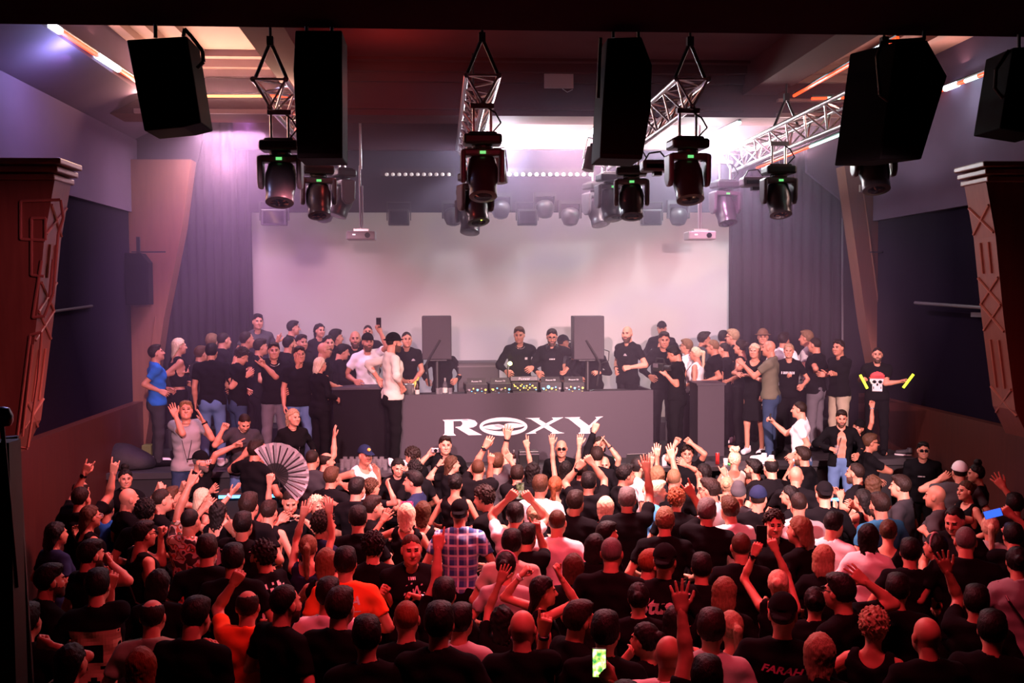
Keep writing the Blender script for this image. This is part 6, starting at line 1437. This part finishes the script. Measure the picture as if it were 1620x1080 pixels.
p = BYL('white photo print'); shirt_print(p, [grid_shape(-.11, .11, -.11, .10, 10, lambda u, v: v > .06 or abs(u) > .09 or (u * u + v * v > .006 and v > -.02))], INK, back=False, zc=1.28)
p = BYL('yellow print'); shirt_print(p, [grid_shape(-.06, .06, -.10, .06, 10, lambda u, v: (u / .06) ** 2 + ((v + .02) / .08) ** 2 < 1 and (u + .02) ** 2 + (v - .01) ** 2 > .0004)], YELI, back=False, zc=1.28)
p = BYL('skull print'); 
shirt_print(p, [grid_shape(-.13, .13, -.24, .02, 20, lambda u, v: ((u / .115) ** 2 + ((v + .06) / .09) ** 2 < 1 and v < -.03 or (abs(u) < .075 and -.235 < v < -.08)) and not ((abs(u) - .045) ** 2 + (v + .085) ** 2 < .0008 or (abs(u) < .016 and -.15 < v < -.115) or (abs((u * 40) % 1 - .5) < .18 and -.20 < v < -.165)))], INK, back=False, zc=1.30)
shirt_print(p, [grid_shape(-.13, .13, -.05, .10, 14, lambda u, v: (u / .125) ** 2 + ((v + .04) / .125) ** 2 < 1 and v > -.03)], REDI, back=False, zc=1.30, thick=.006)
p = BYL('thin white line drawing'); shirt_print(p, [([(-.19, .14), (.0, .07), (.19, .16), (.19, .145), (.0, .052), (-.19, .125)], [(0, 1, 4, 5), (1, 2, 3, 4)]), ([(-.20, .14), (-.185, .14), (-.185, -.02), (-.20, -.02)], [(0, 1, 2, 3)]), ([(.185, .16), (.20, .16), (.23, .0), (.215, .0)], [(0, 1, 2, 3)])], INK, zc=1.34)
p = BYL('white ink print'); shirt_print(p, [grid_shape(-.13, .12, -.16, .12, 14, lambda u, v: math.sin(u * 60 + v * 25) * math.sin(v * 55 - u * 20) > .25)], INK, zc=1.34, back=True)
for t_, bk in (('burly bald bearded', False), ('black polo shirt with hands clasped', False)):
    p = BYL(t_); shirt_print(p, [grid_shape(.05, .11, .05, .09, 6, lambda u, v: v < .09 - abs(u - .08) * 1.0)], mat('logo_ink', (.42, .38, .42), .7, noise=0), 'chest_logo', back=False, zc=1.28)
p = BYL('tall DJ in a black'); shirt_print(p, [grid_shape(.06, .10, .0, .035, 3)], INK, 'chest_logo', back=False, zc=1.28)
p = BYL('bearded DJ with'); shirt_print(p, [mark_row(-.045, .045, .02, .02, 5)], INK, 'chest_logo', back=False, zc=1.28)
p = BYL('sunglasses standing by the right wall'); shirt_print(p, [mark_row(-.08, .02, .02, .016, 6)], INK, 'chest_logo', back=False, zc=1.26)
# ------------------------------------------------------------------ light and haze
def area(name, loc, tgt, size, power, col, spread=180, sy=None):
    l = bpy.data.lights.new(name, 'AREA'); l.energy = power; l.color = col; l.size = size; l.spread = R(spread)
    if sy: l.shape = 'RECTANGLE'; l.size_y = sy
    o = bpy.data.objects.new(name, l); COL.objects.link(o); o.location = loc; o.rotation_euler = (Vector(tgt) - Vector(loc)).to_track_quat('-Z', 'Y').to_euler(); return o
def spot(name, loc, tgt, ang, power, col, blend=.6, r=.12):
    l = bpy.data.lights.new(name, 'SPOT'); l.energy = power; l.color = col; l.spot_size = R(ang); l.spot_blend = blend; l.shadow_soft_size = r
    o = bpy.data.objects.new(name, l); COL.objects.link(o); o.location = loc; o.rotation_euler = (Vector(tgt) - Vector(loc)).to_track_quat('-Z', 'Y').to_euler(); return o
def point(name, loc, power, col, r=.1):
    l = bpy.data.lights.new(name, 'POINT'); l.energy = power; l.color = col; l.shadow_soft_size = r
    o = bpy.data.objects.new(name, l); COL.objects.link(o); o.location = loc; return o
w = bpy.data.worlds.new('world'); scene.world = w; w.use_nodes = True; w.node_tree.nodes['Background'].inputs[0].default_value = (.30, .04, .10, 1); w.node_tree.nodes['Background'].inputs[1].default_value = .012
# front wash: unseen spots added above the viewer to light the stage
spot('stage_wash_left', (-1.0, 2.2, 5.3), (-2.0, 15.0, 1.9), 27, 6800, (1, .50, .62), .4, .15)
spot('stage_wash_right', (3.4, 2.2, 5.3), (4.2, 15.0, 1.9), 27, 14000, (1, .57, .63), .4, .15)
spot('booth_wash', (1.2, 2.2, 5.3), (1.2, 15.0, 1.9), 22, 5200, (1, .60, .66), .4, .15)
# top light on the front of the crowd and the stage edge
spot('crowd_top', (1.6, 10.3, 4.95), (1.8, 11.5, 1.2), 112, 2300, (1, .60, .61), .7, .25)
spot('crowd_top_left', (-1.2, 10.4, 4.95), (-1.9, 11.3, 1.2), 108, 1150, (1, .25, .29), .7, .25)
spot('crowd_red', (1.3, 9.9, 5.0), (1.5, 9.5, 1.0), 124, 1350, (1, .20, .24), .7, .25)
area('crowd_red_fill', (1.2, 5.4, 6.1), (1.3, 8.6, 1.4), 3.0, 130, (1, .06, .10), 100, .6)  # unseen red fill added for the nearest backs and walls
spot('pilaster_fill_left', (-1.2, 7.6, 5.2), (-4.4, 10.9, 3.4), 40, 260, (1, .20, .34), .8, .2)  # fill spot added to redden the left pilaster, no fixture there
spot('pilaster_fill_right', (2.6, 11.05, 4.3), (6.1, 11.05, 3.6), 60, 150, (1, .26, .28), .8, .2)  # fill spot added for the right pilaster's inner face
spot('dado_fill_left', (-2.0, 10.4, 5.0), (-4.7, 13.2, 1.6), 50, 70, (1, .16, .12), .8, .2)  # added fill to lift the left wood wall
spot('stage_violet', (-2.6, 14.3, 6.2), (-3.3, 15.8, 2.6), 100, 420, (.74, .28, 1), .8, .2)  # violet spot added to tint the left haze and drapes
spot('stage_violet_right', (4.0, 14.4, 6.1), (5.8, 15.8, 2.6), 95, 340, (1, .38, .75), .8, .2)
# cove strips
area('cove_left', (-3.9, 12.4, 6.55), (-3.0, 12.4, 7.0), .2, 60, (1, .45, .30), 180, 4.0)
area('cove_left_out', (-4.1, 12.0, 6.45), (-4.8, 12.0, 5.0), .2, 26, (.55, .25, 1), 180, 3.0)
point('cove_spark_left', (-3.95, 11.6, 6.35), 62, (.42, .48, 1), .08)
point('cove_spark_right', (6.7, 12.9, 6.3), 12, (.7, .9, .9), .08)
area('cove_right', (6.8, 13.2, 6.5), (6.2, 13.2, 7.0), .2, 40, (1, .5, .4), 180, 3.0)
area('coffer_left', (-3.0, 14.3, 6.5), (-3.0, 13.4, 7.1), 2.2, 90, (1, .55, .38), 180, .2)
point('coffer_spark', (1.05, 15.9, 6.0), 170, (.82, .80, 1), .1)
area('coffer_middle', (1.9, 16.2, 6.1), (1.9, 15.8, 7.1), 2.4, 130, (1, .72, .72), 180, .5)
point('coffer_spark_right', (4.15, 15.7, 5.95), 260, (.85, .92, 1), .1)
area('coffer_down', (2.3, 15.7, 6.2), (2.4, 15.75, 0), 2.6, 190, (1, .66, .74), 170, .6)  # unseen panel added to brighten the haze below, not a strip
area('coffer_down_left', (-3.1, 15.6, 6.2), (-3.1, 15.7, 0), 1.0, 90, (1, .66, .85), 170, .5)  # matching panel added on the left for the haze
area('coffer_right', (4.9, 15.8, 6.0), (4.9, 15.0, 7.0), 2.0, 90, (1, .70, .70), 180, .5)
point('haze_spark_left', (-3.2, 15.6, 5.7), 45, (1, .55, .60), .1)  # bare point light in the haze, set apart from the strips
point('beam_spark_red', (-.6, 13.0, 6.3), 26, (1, .1, .08), .1)  # red point light under the middle ceiling, apart from the strips
point('mixer_glow', on_booth(806, .22, .46), 3.5, (.8, 1, .12), .03)
# haze over the stage
hz = MB().prism([(-4.70, 13.3, 3.4), (-4.70, 13.3, 7.05), (-4.70, 16.98, 7.05), (-4.70, 16.98, 1.62), (-4.70, 14.42, 1.32)], (11.7, 0, 0)).build('haze', None); hz['kind'] = 'stuff'; hz['label'] = 'thin stage haze hanging over the stage and the front of the crowd'
hm_ = bpy.data.materials.new('haze'); hm_.use_nodes = True; nt = hm_.node_tree; nt.nodes.remove(nt.nodes['Principled BSDF'])
vs_ = nt.nodes.new('ShaderNodeVolumeScatter'); vs_.inputs['Density'].default_value = .046; vs_.inputs['Color'].default_value = (.88, .66, .94, 1); vs_.inputs['Anisotropy'].default_value = .15
nt.links.new(vs_.outputs[0], nt.nodes['Material Output'].inputs['Volume']); hz.data.materials.append(hm_)
hz2 = MB().prism([(-4.68, 14.7, 7.04), (-4.68, 16.96, 7.04), (-4.68, 16.96, 3.3), (-4.68, 14.7, 6.6)], (11.66, 0, 0)).build('haze', None); hz2['kind'] = 'stuff'; hz2['label'] = 'thicker haze glowing under the coffers above the stage'
hm2 = hm_.copy(); hm2.name = 'haze_thick'; hm2.node_tree.nodes['Volume Scatter'].inputs['Density'].default_value = .085; hz2.data.materials.append(hm2)
scene.view_settings.view_transform = 'Standard'; scene.view_settings.look = 'None'; scene.view_settings.exposure = 0; scene.view_settings.gamma = 1; scene.view_settings.use_curve_mapping = False
cy = scene.cycles
cy.max_bounces = 5; cy.diffuse_bounces = 2; cy.glossy_bounces = 2; cy.transmission_bounces = 3; cy.volume_bounces = 0; cy.transparent_max_bounces = 8
cy.use_denoising = True; cy.caustics_reflective = False; cy.caustics_refractive = False; cy.sample_clamp_indirect = 4
cy.use_adaptive_sampling = True; cy.adaptive_threshold = .02
